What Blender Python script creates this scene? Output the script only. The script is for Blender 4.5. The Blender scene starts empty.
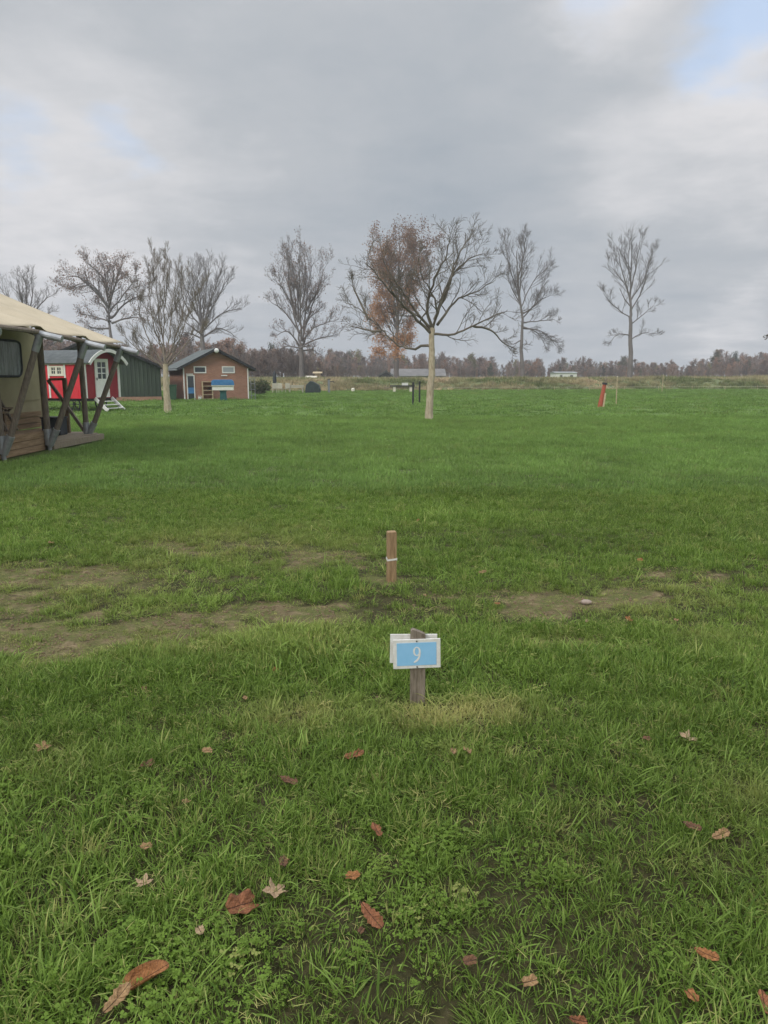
import bpy, math, random
import numpy as np
from mathutils import Vector, Matrix, Euler
from mathutils import noise as mnoise

R = math.radians
HAZE_D = 0.0007
rng = np.random.default_rng(7)
random.seed(7)
scene = bpy.context.scene
col = scene.collection

# ------------------------------------------------------------------ camera
F_PX = 739.0
PITCH = R(10.4)
CAM_H = 1.6
CP, SP = math.cos(PITCH), math.sin(PITCH)
cam_d = bpy.data.cameras.new('camera')
cam_d.sensor_fit = 'VERTICAL'
cam_d.sensor_height = 24.0
cam_d.lens = F_PX / 1024 * 24.0
cam_d.clip_start = 0.05
cam_d.clip_end = 9000
cam = bpy.data.objects.new('camera', cam_d)
cam.location = (0, 0, CAM_H)
cam.rotation_euler = (R(90) - PITCH, 0, 0)
col.objects.link(cam)
scene.camera = cam


def at(px, py, Y):
    """the place that stands Y metres ahead and appears at a pixel"""
    u = (px - 384) / F_PX
    v = (512 - py) / F_PX
    dy = CP + v * SP
    dz = -SP + v * CP
    t = Y / dy
    return Vector((u * t, Y, CAM_H + dz * t))


def on_ground(px, py, z=0.0):
    u = (px - 384) / F_PX
    v = (512 - py) / F_PX
    dz = -SP + v * CP
    t = (z - CAM_H) / dz
    return Vector((u * t, (CP + v * SP) * t, z))


def to_px(x, y, z=0.0):
    """numpy friendly inverse of at()"""
    fw = y * CP - (z - CAM_H) * SP
    up = y * SP + (z - CAM_H) * CP
    fw = np.maximum(fw, 0.05)
    return 384 + F_PX * x / fw, 512 - F_PX * up / fw


# ------------------------------------------------------------------ noise (numpy)
def _hash(ix, iy, seed):
    h = (ix.astype(np.int64) * 374761393 + iy.astype(np.int64) * 668265263 + seed * 974634777) & 0x7fffffff
    h = ((h ^ (h >> 13)) * 1274126177) & 0x7fffffff
    h = h ^ (h >> 16)
    return (h & 0xffff) / 65535.0


def vnoise(x, y, seed=0):
    x = np.asarray(x, float); y = np.asarray(y, float)
    ix = np.floor(x); iy = np.floor(y)
    fx = x - ix; fy = y - iy
    fx = fx * fx * (3 - 2 * fx); fy = fy * fy * (3 - 2 * fy)
    a = _hash(ix, iy, seed); b = _hash(ix + 1, iy, seed)
    c = _hash(ix, iy + 1, seed); d = _hash(ix + 1, iy + 1, seed)
    return (a * (1 - fx) + b * fx) * (1 - fy) + (c * (1 - fx) + d * fx) * fy


def fbm(x, y, seed=0, octs=4):
    s = 0; a = 0.5; n = 0
    for k in range(octs):
        s = s + a * vnoise(x * 2 ** k, y * 2 ** k, seed + k * 17)
        n += a; a *= 0.5
    return s / n


# ------------------------------------------------------------------ materials
def new_mat(name, base=(0.5, 0.5, 0.5), rough=0.8, metal=0.0, spec=0.3):
    m = bpy.data.materials.new(name)
    m.use_nodes = True
    nt = m.node_tree
    b = nt.nodes['Principled BSDF']
    b.inputs['Base Color'].default_value = (*base, 1)
    b.inputs['Roughness'].default_value = rough
    b.inputs['Metallic'].default_value = metal
    b.inputs['Specular IOR Level'].default_value = spec
    return m, nt, b


def varied(name, c1, c2, scale=8, rough=0.8, stretch=(1, 1, 1), bump=0.0, bump_scale=None, metal=0.0, spec=0.3,
           detail=6, c3=None, lo=0.35, hi=0.65):
    m, nt, b = new_mat(name, c1, rough, metal, spec)
    tc = nt.nodes.new('ShaderNodeTexCoord')
    mp = nt.nodes.new('ShaderNodeMapping')
    mp.inputs['Scale'].default_value = stretch
    nz = nt.nodes.new('ShaderNodeTexNoise')
    nz.inputs['Scale'].default_value = scale
    nz.inputs['Detail'].default_value = detail
    nz.inputs['Roughness'].default_value = 0.6
    cr = nt.nodes.new('ShaderNodeValToRGB')
    cr.color_ramp.elements[0].position = lo
    cr.color_ramp.elements[0].color = (*c1, 1)
    cr.color_ramp.elements[1].position = hi
    cr.color_ramp.elements[1].color = (*c2, 1)
    if c3:
        e = cr.color_ramp.elements.new(min(1, hi + 0.12)); e.color = (*c3, 1)
    nt.links.new(tc.outputs['Object'], mp.inputs['Vector'])
    nt.links.new(mp.outputs['Vector'], nz.inputs['Vector'])
    nt.links.new(nz.outputs['Fac'], cr.inputs['Fac'])
    nt.links.new(cr.outputs['Color'], b.inputs['Base Color'])
    if bump:
        bp = nt.nodes.new('ShaderNodeBump')
        bp.inputs['Strength'].default_value = bump
        bp.inputs['Distance'].default_value = 0.02
        n2 = nz
        if bump_scale:
            n2 = nt.nodes.new('ShaderNodeTexNoise')
            n2.inputs['Scale'].default_value = bump_scale
            n2.inputs['Detail'].default_value = 8
            nt.links.new(mp.outputs['Vector'], n2.inputs['Vector'])
        nt.links.new(n2.outputs['Fac'], bp.inputs['Height'])
        nt.links.new(bp.outputs['Normal'], b.inputs['Normal'])
    return m


def leafy(name, stops, transl=0.35, rough=0.55, use_instancer=False, dry=(0.30, 0.24, 0.09), attr='shade'):
    """ramp over the mesh attribute; optional shift by the instance's own tint"""
    m, nt, b = new_mat(name, stops[0][1], rough, 0, 0.14)
    a = nt.nodes.new('ShaderNodeAttribute'); a.attribute_name = attr
    cr = nt.nodes.new('ShaderNodeValToRGB')
    els = cr.color_ramp.elements
    els[0].position = stops[0][0]; els[0].color = (*stops[0][1], 1)
    els[1].position = stops[-1][0]; els[1].color = (*stops[-1][1], 1)
    for p, c in stops[1:-1]:
        e = els.new(p); e.color = (*c, 1)
    nt.links.new(a.outputs['Fac'], cr.inputs['Fac'])
    colour = cr.outputs['Color']
    if use_instancer:
        t = nt.nodes.new('ShaderNodeAttribute'); t.attribute_name = 'tint'; t.attribute_type = 'INSTANCER'
        mx = nt.nodes.new('ShaderNodeMix'); mx.data_type = 'RGBA'
        mx.inputs['B'].default_value = (*dry, 1)
        nt.links.new(t.outputs['Fac'], mx.inputs['Factor'])
        nt.links.new(colour, mx.inputs['A'])
        v = nt.nodes.new('ShaderNodeAttribute'); v.attribute_name = 'bright'; v.attribute_type = 'INSTANCER'
        mu = nt.nodes.new('ShaderNodeVectorMath'); mu.operation = 'SCALE'
        nt.links.new(mx.outputs['Result'], mu.inputs[0])
        nt.links.new(v.outputs['Fac'], mu.inputs['Scale'])
        colour = mu.outputs[0]
    nt.links.new(colour, b.inputs['Base Color'])
    if transl:
        tr = nt.nodes.new('ShaderNodeBsdfTranslucent')
        nt.links.new(colour, tr.inputs['Color'])
        ms = nt.nodes.new('ShaderNodeMixShader'); ms.inputs[0].default_value = transl
        out = nt.nodes['Material Output']
        nt.links.new(b.outputs[0], ms.inputs[1]); nt.links.new(tr.outputs[0], ms.inputs[2])
        nt.links.new(ms.outputs[0], out.inputs['Surface'])
    return m


M = {}
M['timber'] = varied('weathered_timber', (0.13, 0.085, 0.05), (0.24, 0.17, 0.11), 3, 0.85, (14, 14, 1.2), 0.4)
M['timber_dark'] = varied('dark_round_timber', (0.135, 0.11, 0.085), (0.24, 0.195, 0.15), 4, 0.85, (10, 10, 1.5), 0.4)
M['deck'] = varied('deck_boards', (0.20, 0.13, 0.07), (0.32, 0.22, 0.13), 2.5, 0.85, (9, 1.0, 9), 0.4)
M['grey_timber'] = varied('grey_timber', (0.19, 0.155, 0.11), (0.30, 0.25, 0.18), 6, 0.9, (10, 10, 1.0), 0.5)
M['stake_brown'] = varied('brown_stake', (0.22, 0.14, 0.072), (0.36, 0.245, 0.135), 7, 0.85, (7, 7, 1.2), 0.5)
M['stake_grey'] = varied('grey_stake', (0.13, 0.105, 0.075), (0.27, 0.225, 0.175), 8, 0.9, (7, 7, 1.0), 0.6)
M['galv'] = varied('galvanised_steel', (0.28, 0.29, 0.30), (0.42, 0.43, 0.44), 6, 0.5, metal=0.5, spec=0.5)
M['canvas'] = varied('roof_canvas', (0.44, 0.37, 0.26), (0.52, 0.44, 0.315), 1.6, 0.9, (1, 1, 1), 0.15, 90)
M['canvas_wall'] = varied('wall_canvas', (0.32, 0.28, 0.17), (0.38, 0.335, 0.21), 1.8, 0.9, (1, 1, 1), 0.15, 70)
M['dark_fabric'] = varied('dark_fabric', (0.03, 0.035, 0.04), (0.055, 0.06, 0.065), 3, 0.8)
M['clear_film'] = varied('window_film', (0.09, 0.11, 0.12), (0.30, 0.33, 0.34), 2.2, 0.25, (1, 7, 1.2), 0.6, 9, spec=0.6)
M['red'] = varied('lit_red_paint', (0.60, 0.030, 0.045), (0.66, 0.045, 0.06), 3, 0.5)  # wagon red at its lit tone, for the side walls
M['red_shaded'] = varied('shaded_red_paint', (0.26, 0.02, 0.032), (0.31, 0.03, 0.04), 3, 0.5)  # same red darkened: shade under the roof overhang put into the colour
M['white'] = varied('white_paint', (0.70, 0.69, 0.65), (0.78, 0.77, 0.73), 5, 0.5)
M['cream'] = varied('cream_paint', (0.66, 0.61, 0.50), (0.72, 0.67, 0.56), 5, 0.6)
M['black'] = varied('black_metal', (0.02, 0.021, 0.022), (0.04, 0.04, 0.042), 5, 0.6)
M['glass'] = new_mat('window_glass', (0.035, 0.045, 0.05), 0.08, 0, 0.6)[0]
M['glass_pale'] = new_mat('frosted_glass', (0.33, 0.35, 0.36), 0.25, 0, 0.5)[0]
M['felt'] = varied('roof_felt', (0.075, 0.085, 0.085), (0.12, 0.13, 0.13), 4, 0.85)
M['roof_tile'] = varied('roof_sheet', (0.075, 0.088, 0.084), (0.12, 0.135, 0.128), 2, 0.75, (1, 1, 1))
M['green_metal'] = varied('green_cladding', (0.045, 0.06, 0.045), (0.065, 0.085, 0.062), 1.2, 0.5, (1, 1, .4))
M['teal'] = varied('teal_plastic', (0.02, 0.085, 0.085), (0.035, 0.12, 0.115), 5, 0.5)
M['bin_green'] = varied('green_plastic', (0.03, 0.07, 0.04), (0.045, 0.10, 0.055), 5, 0.5)
M['blue'] = varied('blue_tarp', (0.05, 0.16, 0.34), (0.07, 0.21, 0.42), 5, 0.5)
M['sign_blue'] = varied('sign_blue', (0.24, 0.50, 0.74), (0.27, 0.53, 0.77), 20, 0.45)
M['sign_white'] = varied('sign_white', (0.62, 0.60, 0.54), (0.78, 0.77, 0.74), 22, 0.45)
M['red_net'] = varied('orange_red_wrap', (0.33, 0.07, 0.04), (0.44, 0.12, 0.07), 12, 0.7, (1, 1, 4), 0.4)
M['tan'] = varied('pale_board', (0.42, 0.33, 0.20), (0.50, 0.41, 0.27), 5, 0.8)
M['grey'] = varied('grey_sheet', (0.17, 0.18, 0.185), (0.24, 0.25, 0.255), 2, 0.7)
M['old_roof'] = varied('old_roof', (0.13, 0.125, 0.12), (0.19, 0.18, 0.17), .8, .9)
M['bark'] = varied('tree_bark', (0.105, 0.088, 0.068), (0.19, 0.165, 0.135), 3, 0.95, (3, 3, 1), 0.5)
M['bark_pale'] = varied('pale_bark', (0.33, 0.27, 0.185), (0.52, 0.44, 0.32), 5, 0.95, (4, 4, 1), 0.6, c3=(0.27, 0.27, 0.16))
M['bark_far'] = varied('far_bark', (0.155, 0.14, 0.128), (0.205, 0.185, 0.172), 0.6, 0.95)
M['young_bark'] = varied('young_bark', (0.165, 0.138, 0.108), (0.25, 0.21, 0.165), 3, 0.95)
M['walnut_bark'] = varied('grey_brown_bark', (0.115, 0.098, 0.078), (0.19, 0.165, 0.13), 3, 0.95)
M['twig'] = varied('twigs', (0.13, 0.105, 0.085), (0.19, 0.155, 0.125), 1.5, 0.95)


def brick(name, c1, c2, mortar, scale=1.0):
    m, nt, b = new_mat(name, c1, 0.9)
    tc = nt.nodes.new('ShaderNodeTexCoord')
    sep = nt.nodes.new('ShaderNodeSeparateXYZ'); com = nt.nodes.new('ShaderNodeCombineXYZ')
    ad = nt.nodes.new('ShaderNodeMath'); ad.operation = 'ADD'
    br = nt.nodes.new('ShaderNodeTexBrick')
    br.inputs['Color1'].default_value = (*c1, 1); br.inputs['Color2'].default_value = (*c2, 1)
    br.inputs['Mortar'].default_value = (*mortar, 1)
    br.inputs['Scale'].default_value = scale
    br.inputs['Brick Width'].default_value = 0.22; br.inputs['Row Height'].default_value = 0.065
    br.inputs['Mortar Size'].default_value = 0.006
    nt.links.new(tc.outputs['Object'], sep.inputs[0])
    nt.links.new(sep.outputs['X'], ad.inputs[0]); nt.links.new(sep.outputs['Y'], ad.inputs[1])
    nt.links.new(ad.outputs[0], com.inputs['X']); nt.links.new(sep.outputs['Z'], com.inputs['Y'])
    nt.links.new(com.outputs[0], br.inputs['Vector'])
    nz = nt.nodes.new('ShaderNodeTexNoise'); nz.inputs['Scale'].default_value = 1.4; nz.inputs['Detail'].default_value = 5
    nt.links.new(tc.outputs['Object'], nz.inputs['Vector'])
    mr = nt.nodes.new('ShaderNodeMapRange'); mr.inputs['To Min'].default_value = 0.75; mr.inputs['To Max'].default_value = 1.2
    nt.links.new(nz.outputs['Fac'], mr.inputs['Value'])
    mu = nt.nodes.new('ShaderNodeVectorMath'); mu.operation = 'SCALE'
    nt.links.new(br.outputs['Color'], mu.inputs[0]); nt.links.new(mr.outputs[0], mu.inputs['Scale'])
    nt.links.new(mu.outputs[0], b.inputs['Base Color'])
    return m


M['brick'] = brick('brown_brick', (0.30, 0.15, 0.10), (0.37, 0.19, 0.13), (0.30, 0.22, 0.17))
M['brick_low'] = brick('orange_brick', (0.38, 0.20, 0.13), (0.44, 0.25, 0.17), (0.38, 0.30, 0.24))

# ------------------------------------------------------------------ mesh helpers


class MB:
    """collects simple shapes and links them as one mesh object"""

    def __init__(self):
        self.v = []; self.f = []; self.attr = []

    def add(self, vs, fs, a=0.5):
        n = len(self.v)
        self.v.extend([tuple(p) for p in vs])
        self.f.extend([tuple(i + n for i in f) for f in fs])
        self.attr.extend([a] * len(vs))
        return self

    def box(self, lo, hi, mat=None, bev=0.0):
        x0, y0, z0 = lo; x1, y1, z1 = hi
        vs = [Vector(p) for p in ((x0, y0, z0), (x1, y0, z0), (x1, y1, z0), (x0, y1, z0),
                                  (x0, y0, z1), (x1, y0, z1), (x1, y1, z1), (x0, y1, z1))]
        if mat is not None:
            vs = [mat @ v for v in vs]
        return self.add(vs, [(0, 3, 2, 1), (4, 5, 6, 7), (0, 1, 5, 4), (1, 2, 6, 5), (2, 3, 7, 6), (3, 0, 4, 7)])

    def beam(self, a, b, w, h=None, up=Vector((0, 0, 1))):
        h = w if h is None else h
        a = Vector(a); b = Vector(b); d = (b - a)
        L = d.length; d.normalize()
        if abs(d.dot(up)) > 0.98:
            up = Vector((0, 1, 0))
        s = d.cross(up).normalized(); t = s.cross(d).normalized()
        m = Matrix((( *s, 0), (*d, 0), (*t, 0), (0, 0, 0, 1))).transposed()
        m = Matrix.Translation(a) @ m
        return self.box((-w / 2, 0, -h / 2), (w / 2, L, h / 2), m)

    def tube(self, pts, radii, n=10, cap=True):
        pts = [Vector(p) for p in pts]
        if not hasattr(radii, '__len__'):
            radii = [radii] * len(pts)
        base = len(self.v); vs = []; fs = []
        prev = None
        for i, p in enumerate(pts):
            d = (pts[min(i + 1, len(pts) - 1)] - pts[max(i - 1, 0)]).normalized()
            if prev is None:
                prev = d.orthogonal().normalized()
            s = (prev - d * prev.dot(d)).normalized(); prev = s
            t = d.cross(s)
            for k in range(n):
                a = 2 * math.pi * k / n
                vs.append(p + (s * math.cos(a) + t * math.sin(a)) * radii[i])
        for i in range(len(pts) - 1):
            for k in range(n):
                fs.append((i * n + k, i * n + (k + 1) % n, (i + 1) * n + (k + 1) % n, (i + 1) * n + k))
        if cap:
            fs.append(tuple(range(n - 1, -1, -1)))
            fs.append(tuple((len(pts) - 1) * n + k for k in range(n)))
        return self.add(vs, fs)

    def prism(self, outline, a, b, mat=None):
        """outline [(u,v)] in the local xz plane, extruded along local y from a to b"""
        n = len(outline)
        vs = [Vector((u, a, v)) for u, v in outline] + [Vector((u, b, v)) for u, v in outline]
        if mat is not None:
            vs = [mat @ v for v in vs]
        fs = [tuple(range(n)), tuple(range(2 * n - 1, n - 1, -1))]
        fs += [(i, n + i, n + (i + 1) % n, (i + 1) % n) for i in range(n)]
        return self.add(vs, fs)

    def build(self, name, mat, parent=None, smooth=False, attr=None, bevel=0.0, sub=0):
        me = bpy.data.meshes.new(name)
        me.from_pydata(self.v, [], self.f)
        if attr:
            at_ = me.attributes.new(attr, 'FLOAT', 'POINT')
            at_.data.foreach_set('value', self.attr)
        if mat:
            me.materials.append(mat)
        if smooth:
            me.polygons.foreach_set('use_smooth', [True] * len(me.polygons))
        me.update()
        o = bpy.data.objects.new(name, me)
        col.objects.link(o)
        if parent is not None:
            o.parent = parent
        if bevel:
            md = o.modifiers.new('bevel', 'BEVEL'); md.width = bevel; md.segments = 2; md.limit_method = 'ANGLE'
        return o


def tag(o, label=None, cat=None, group=None, kind=None):
    if label: o['label'] = label
    if cat: o['category'] = cat
    if group: o['group'] = group
    if kind: o['kind'] = kind
    return o


def thing(name, label, cat, loc=(0, 0, 0), rz=0.0, group=None):
    o = bpy.data.objects.new(name, None)
    o.empty_display_size = 0.2
    o.location = loc; o.rotation_euler = (0, 0, rz)
    col.objects.link(o)
    return tag(o, label, cat, group)


def arr_mesh(name, verts, faces_flat, nper, mat=None, attrs=None, smooth=False):
    """fast mesh from numpy arrays, faces with nper corners each"""
    me = bpy.data.meshes.new(name)
    verts = np.asarray(verts, dtype=np.float32)
    ff = np.asarray(faces_flat, dtype=np.int32).ravel()
    nf = len(ff) // nper
    me.vertices.add(len(verts)); me.vertices.foreach_set('co', verts.ravel())
    me.loops.add(len(ff)); me.loops.foreach_set('vertex_index', ff)
    me.polygons.add(nf)
    me.polygons.foreach_set('loop_start', np.arange(0, nf * nper, nper, dtype=np.int32))
    if smooth:
        me.polygons.foreach_set('use_smooth', np.ones(nf, dtype=bool))
    for k, vals in (attrs or {}).items():
        a = me.attributes.new(k, 'FLOAT', 'POINT')
        a.data.foreach_set('value', np.asarray(vals, dtype=np.float32))
    if mat: me.materials.append(mat)
    me.update(calc_edges=True)
    me.validate()
    return me


# ------------------------------------------------------------------ ground lie
def bump_h(x, y):
    d = np.hypot(x, y)
    k = np.clip(1.0 - d / 60.0, 0, 1)
    return ((fbm(x * 1.1, y * 1.1, 3) - 0.5) * 0.07 + (fbm(x * 5, y * 5, 9, 3) - 0.5) * 0.022) * k


BLOBS_DIRT = [(40, 652, 80, 13, .85), (120, 630, 90, 12, .85), (215, 618, 90, 13, 1.0), (310, 612, 60, 10, .75), (0, 605, 60, 18, .6),
              (-80, 640, 90, 40, .8), (100, 578, 120, 13, .45), (195, 548, 90, 9, .5), (30, 575, 70, 12, .4), (320, 560, 70, 12, .5),
              (525, 612, 38, 20, 1.0), (590, 600, 60, 11, .95), (655, 585, 60, 12, .65), (375, 580, 40, 6, .5), (430, 600, 60, 14, .3),
              (700, 578, 60, 7, .5), (820, 590, 60, 12, .5), (480, 532, 70, 8, .25), (570, 640, 40, 8, .35), (418, 704, 10, 4, .8),
              (391, 583, 12, 4, .8), (60, 620, 60, 20, .5)]
BLOBS_DRY = [(445, 718, 70, 13, 1.3), (300, 715, 50, 16, .6), (490, 712, 40, 12, .6), (250, 545, 120, 20, .45), (660, 600, 100, 20, .4),
             (450, 755, 30, 10, .4), (750, 800, 40, 30, .3), (580, 820, 60, 10, .2), (90, 585, 120, 26, .35), (240, 640, 140, 20, .35),
             (60, 760, 50, 20, .2), (700, 870, 60, 12, .3), (710, 640, 60, 20, .25)]


def blobs(x, y, table):
    px, py = to_px(x, y)
    s = np.zeros_like(px)
    for cx, cy, rx, ry, a in table:
        s = s + a * np.exp(-(((px - cx) / rx) ** 2 + ((py - cy) / ry) ** 2))
    return s


def dirt_at(x, y):
    n = fbm(x * 2.6, y * 2.6, 31, 4)
    n2 = fbm(x * 9, y * 9, 41, 3)
    n3 = fbm(x * 6.5, y * 11, 33, 4)
    s = blobs(x, y, BLOBS_DIRT) * np.clip(0.9 + 3.0 * (n - .5) + 2.4 * (n3 - .5), 0.12, 1.5)
    s = s + np.clip(n2 - 0.62, 0, 1) * 1.6 * (y < 9) * np.clip(1.2 - s, 0, 1)      # small bare gaps in the near turf
    return np.clip(s, 0, 1.2)


def dry_at(x, y):
    n = fbm(x * 3, y * 3, 51, 4)
    return np.clip(blobs(x, y, BLOBS_DRY) * (0.4 + 1.2 * n), 0, 1)


def make_ground():
    ys = [-30, -12, -5, -2, -0.6]
    y = 0.2
    while y < 14:
        ys.append(y); y += 0.045 + 0.006 * y
    while y < 130:
        ys.append(y); y *= 1.03
    while y < 5000:
        ys.append(y); y *= 1.25
    ys = np.array(ys)
    nx = 221
    s = np.linspace(-1, 1, nx)
    s = np.sign(s) * (0.55 * np.abs(s) + 0.45 * np.abs(s) ** 3)
    half = np.maximum(7.0, np.abs(ys) * 1.05 + 5)
    half = np.where(ys > 600, ys * 1.4, half)
    X = s[None, :] * half[:, None]
    Y = np.repeat(ys[:, None], nx, 1)
    Z = bump_h(X, Y)
    verts = np.stack([X, Y, Z], -1).reshape(-1, 3)
    i = np.arange(len(ys) - 1)[:, None] * nx + np.arange(nx - 1)[None, :]
    faces = np.stack([i, i + 1, i + nx + 1, i + nx], -1).reshape(-1, 4)
    d = dirt_at(X.ravel(), Y.ravel()); q = dry_at(X.ravel(), Y.ravel())
    m, nt, b = new_mat('turf_and_soil', (0.06, 0.1, 0.03), 0.95, 0, 0.15)
    N = nt.nodes.new; L = nt.links.new
    tc = N('ShaderNodeTexCoord')
    ad = N('ShaderNodeAttribute'); ad.attribute_name = 'dirt'
    aq = N('ShaderNodeAttribute'); aq.attribute_name = 'dry'

    def noise(scale, detail=8, rough=.6, vec=None):
        n = N('ShaderNodeTexNoise'); n.inputs['Scale'].default_value = scale
        n.inputs['Detail'].default_value = detail; n.inputs['Roughness'].default_value = rough
        L(vec or tc.outputs['Object'], n.inputs['Vector']); return n

    def ramp(fac, stops):
        r = N('ShaderNodeValToRGB'); e = r.color_ramp.elements
        e[0].position = stops[0][0]; e[0].color = (*stops[0][1], 1)
        e[1].position = stops[-1][0]; e[1].color = (*stops[-1][1], 1)
        for p, c in stops[1:-1]:
            k = e.new(p); k.color = (*c, 1)
        L(fac, r.inputs['Fac']); return r

    def mix(f, a_, b_):
        x = N('ShaderNodeMix'); x.data_type = 'RGBA'
        L(f, x.inputs['Factor']); L(a_, x.inputs['A']); L(b_, x.inputs['B']); return x.outputs['Result']
    # turf seen from afar: green with yellower swathes
    n1 = noise(0.16, 5); n2 = noise(30, 8, .7)
    turf = ramp(n1.outputs['Fac'], [(0.3, (0.108, 0.182, 0.044)), (0.55, (0.135, 0.212, 0.053)), (0.75, (0.165, 0.230, 0.064))])
    fine = ramp(n2.outputs['Fac'], [(0.3, (0.4, 0.4, 0.4)), (0.7, (1.3, 1.3, 1.25))])
    mul = N('ShaderNodeMix'); mul.data_type = 'RGBA'; mul.blend_type = 'MULTIPLY'; mul.inputs['Factor'].default_value = 1
    L(turf.outputs[0], mul.inputs['A']); L(fine.outputs[0], mul.inputs['B'])
    n3 = noise(7, 10, .72); n4 = noise(60, 6, .7)
    soil = ramp(n3.outputs['Fac'], [(0.32, (0.055, 0.042, 0.024)), (0.46, (0.15, 0.115, 0.062)), (0.64, (0.28, 0.215, 0.122))])
    moss = ramp(n4.outputs['Fac'], [(0.35, (0.065, 0.070, 0.022)), (0.65, (0.16, 0.165, 0.055))])
    n5 = noise(5, 8, .7)
    mf = ramp(n5.outputs['Fac'], [(0.40, (0, 0, 0)), (0.54, (1, 1, 1))])
    bare = mix(mf.outputs[0], soil.outputs[0], moss.outputs[0])
    # how bare: attribute plus break-up
    ma = N('ShaderNodeMath'); ma.operation = 'MULTIPLY_ADD'; ma.inputs[1].default_value = 0.5; ma.inputs[2].default_value = -0.25
    L(n3.outputs['Fac'], ma.inputs[0])
    mb_ = N('ShaderNodeMath'); mb_.operation = 'ADD'; L(ad.outputs['Fac'], mb_.inputs[0]); L(ma.outputs[0], mb_.inputs[1])
    fr = ramp(mb_.outputs[0], [(0.28, (0, 0, 0)), (0.62, (1, 1, 1))])
    # near ground under the blades: dark thatch
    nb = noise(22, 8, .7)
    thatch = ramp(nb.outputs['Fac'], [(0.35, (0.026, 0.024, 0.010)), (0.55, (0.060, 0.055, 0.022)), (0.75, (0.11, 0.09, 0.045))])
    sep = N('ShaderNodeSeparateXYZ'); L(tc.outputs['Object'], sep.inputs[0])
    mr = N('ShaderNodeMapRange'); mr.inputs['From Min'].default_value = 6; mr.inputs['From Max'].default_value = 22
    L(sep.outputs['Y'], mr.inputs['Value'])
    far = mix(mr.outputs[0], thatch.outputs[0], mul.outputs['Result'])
    full = mix(fr.outputs[0], far, bare)
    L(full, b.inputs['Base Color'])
    bp = N('ShaderNodeBump'); bp.inputs['Strength'].default_value = 0.9; bp.inputs['Distance'].default_value = 0.03
    L(n3.outputs['Fac'], bp.inputs['Height'])
    bp2 = N('ShaderNodeBump'); bp2.inputs['Strength'].default_value = 0.8; bp2.inputs['Distance'].default_value = 0.012
    L(n4.outputs['Fac'], bp2.inputs['Height']); L(bp.outputs[0], bp2.inputs['Normal'])
    L(bp2.outputs[0], b.inputs['Normal'])
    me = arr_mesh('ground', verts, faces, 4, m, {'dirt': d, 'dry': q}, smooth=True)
    o = bpy.data.objects.new('ground', me); col.objects.link(o)
    tag(o, kind='structure')


make_ground()


def gz(x, y):
    return float(bump_h(np.array([x]), np.array([y]))[0])


# ------------------------------------------------------------------ grass
def blade_mesh(name, nbl, radius, lmin, lmax, width, mat, lean=0.9, segs=4, seed=0, clover=0, flat=0.0):
    r = np.random.default_rng(seed)
    V = []; Fc = []; A = []
    for k in range(nbl):
        a = r.uniform(0, 2 * math.pi); rr = radius * math.sqrt(r.uniform())
        bx, by = rr * math.cos(a), rr * math.sin(a)
        L = r.uniform(lmin, lmax) * r.uniform(0.6, 1.0)
        az = a + r.normal(0, 1.1)
        bend = abs(r.normal(0.25, 0.35)) * lean + flat
        bend2 = r.uniform(0.2, 1.2) * lean
        w = width * r.uniform(0.6, 1.25)
        shade = r.uniform(0, 1)
        side = np.array([-math.sin(az), math.cos(az), 0.0])
        p = np.array([bx, by, -0.008]); ang = bend
        n0 = len(V)
        for s in range(segs + 1):
            t = s / segs
            ww = w * (1 - t ** 2.2) * (0.75 + 0.5 * min(1, t * 3)) * 0.5
            tw = side + np.array([0, 0, 0.35 * math.sin(shade * 9 + t * 2)])
            if s < segs:
                V.append(p - tw * ww); V.append(p + tw * ww); A += [shade * (0.75 + .25 * t)] * 2
            else:
                V.append(p); A.append(shade)
            st = L / segs
            ang2 = ang + bend2 * (t ** 1.2)
            p = p + np.array([math.cos(az) * math.sin(ang2), math.sin(az) * math.sin(ang2), math.cos(ang2)]) * st
        for s in range(segs - 1):
            i = n0 + 2 * s
            Fc.append((i, i + 1, i + 3)); Fc.append((i, i + 3, i + 2))
        i = n0 + 2 * (segs - 1)
        Fc.append((i, i + 1, i + 2))
    for k in range(clover):
        a = r.uniform(0, 2 * math.pi); rr = radius * r.uniform(0, 1.2)
        c = np.array([rr * math.cos(a), rr * math.sin(a), r.uniform(0.012, 0.045)])
        for q in range(3):
            b = a + q * 2.094; sz = r.uniform(0.0035, 0.0062)
            cc = c + np.array([math.cos(b), math.sin(b), 0.1]) * sz
            n0 = len(V); V.append(c); A.append(0.35)
            for h in range(6):
                g = b - 1.5 + h * 0.6
                V.append(cc + np.array([math.cos(g), math.sin(g), 0.25 * math.sin(g * 2)]) * sz); A.append(0.5)
            for h in range(5):
                Fc.append((n0, n0 + 1 + h, n0 + 2 + h))
    me = arr_mesh(name, np.array(V), np.array(Fc), 3, mat, {'shade': np.array(A)})
    return bpy.data.objects.new(name, me)


M['grass'] = leafy('grass_blades', [(0.0, (0.062, 0.115, 0.018)), (0.45, (0.145, 0.225, 0.034)), (0.85, (0.23, 0.330, 0.075)),
                                    (0.95, (0.36, 0.34, 0.13)), (1.0, (0.50, 0.40, 0.22))], 0.35, 0.55, True, dry=(0.44, 0.40, 0.15))
M['grass_far'] = leafy('grass_far', [(0.0, (0.108, 0.190, 0.042)), (0.6, (0.170, 0.272, 0.066)), (1.0, (0.25, 0.345, 0.105))],
                       0.3, 0.6, True, dry=(0.20, 0.20, 0.07))
M['rough'] = leafy('rough_grass', [(0.0, (0.10, 0.14, 0.05)), (0.5, (0.18, 0.215, 0.08)), (1.0, (0.34, 0.31, 0.17))],
                   0.25, 0.8, True, dry=(0.50, 0.39, 0.25))


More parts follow.
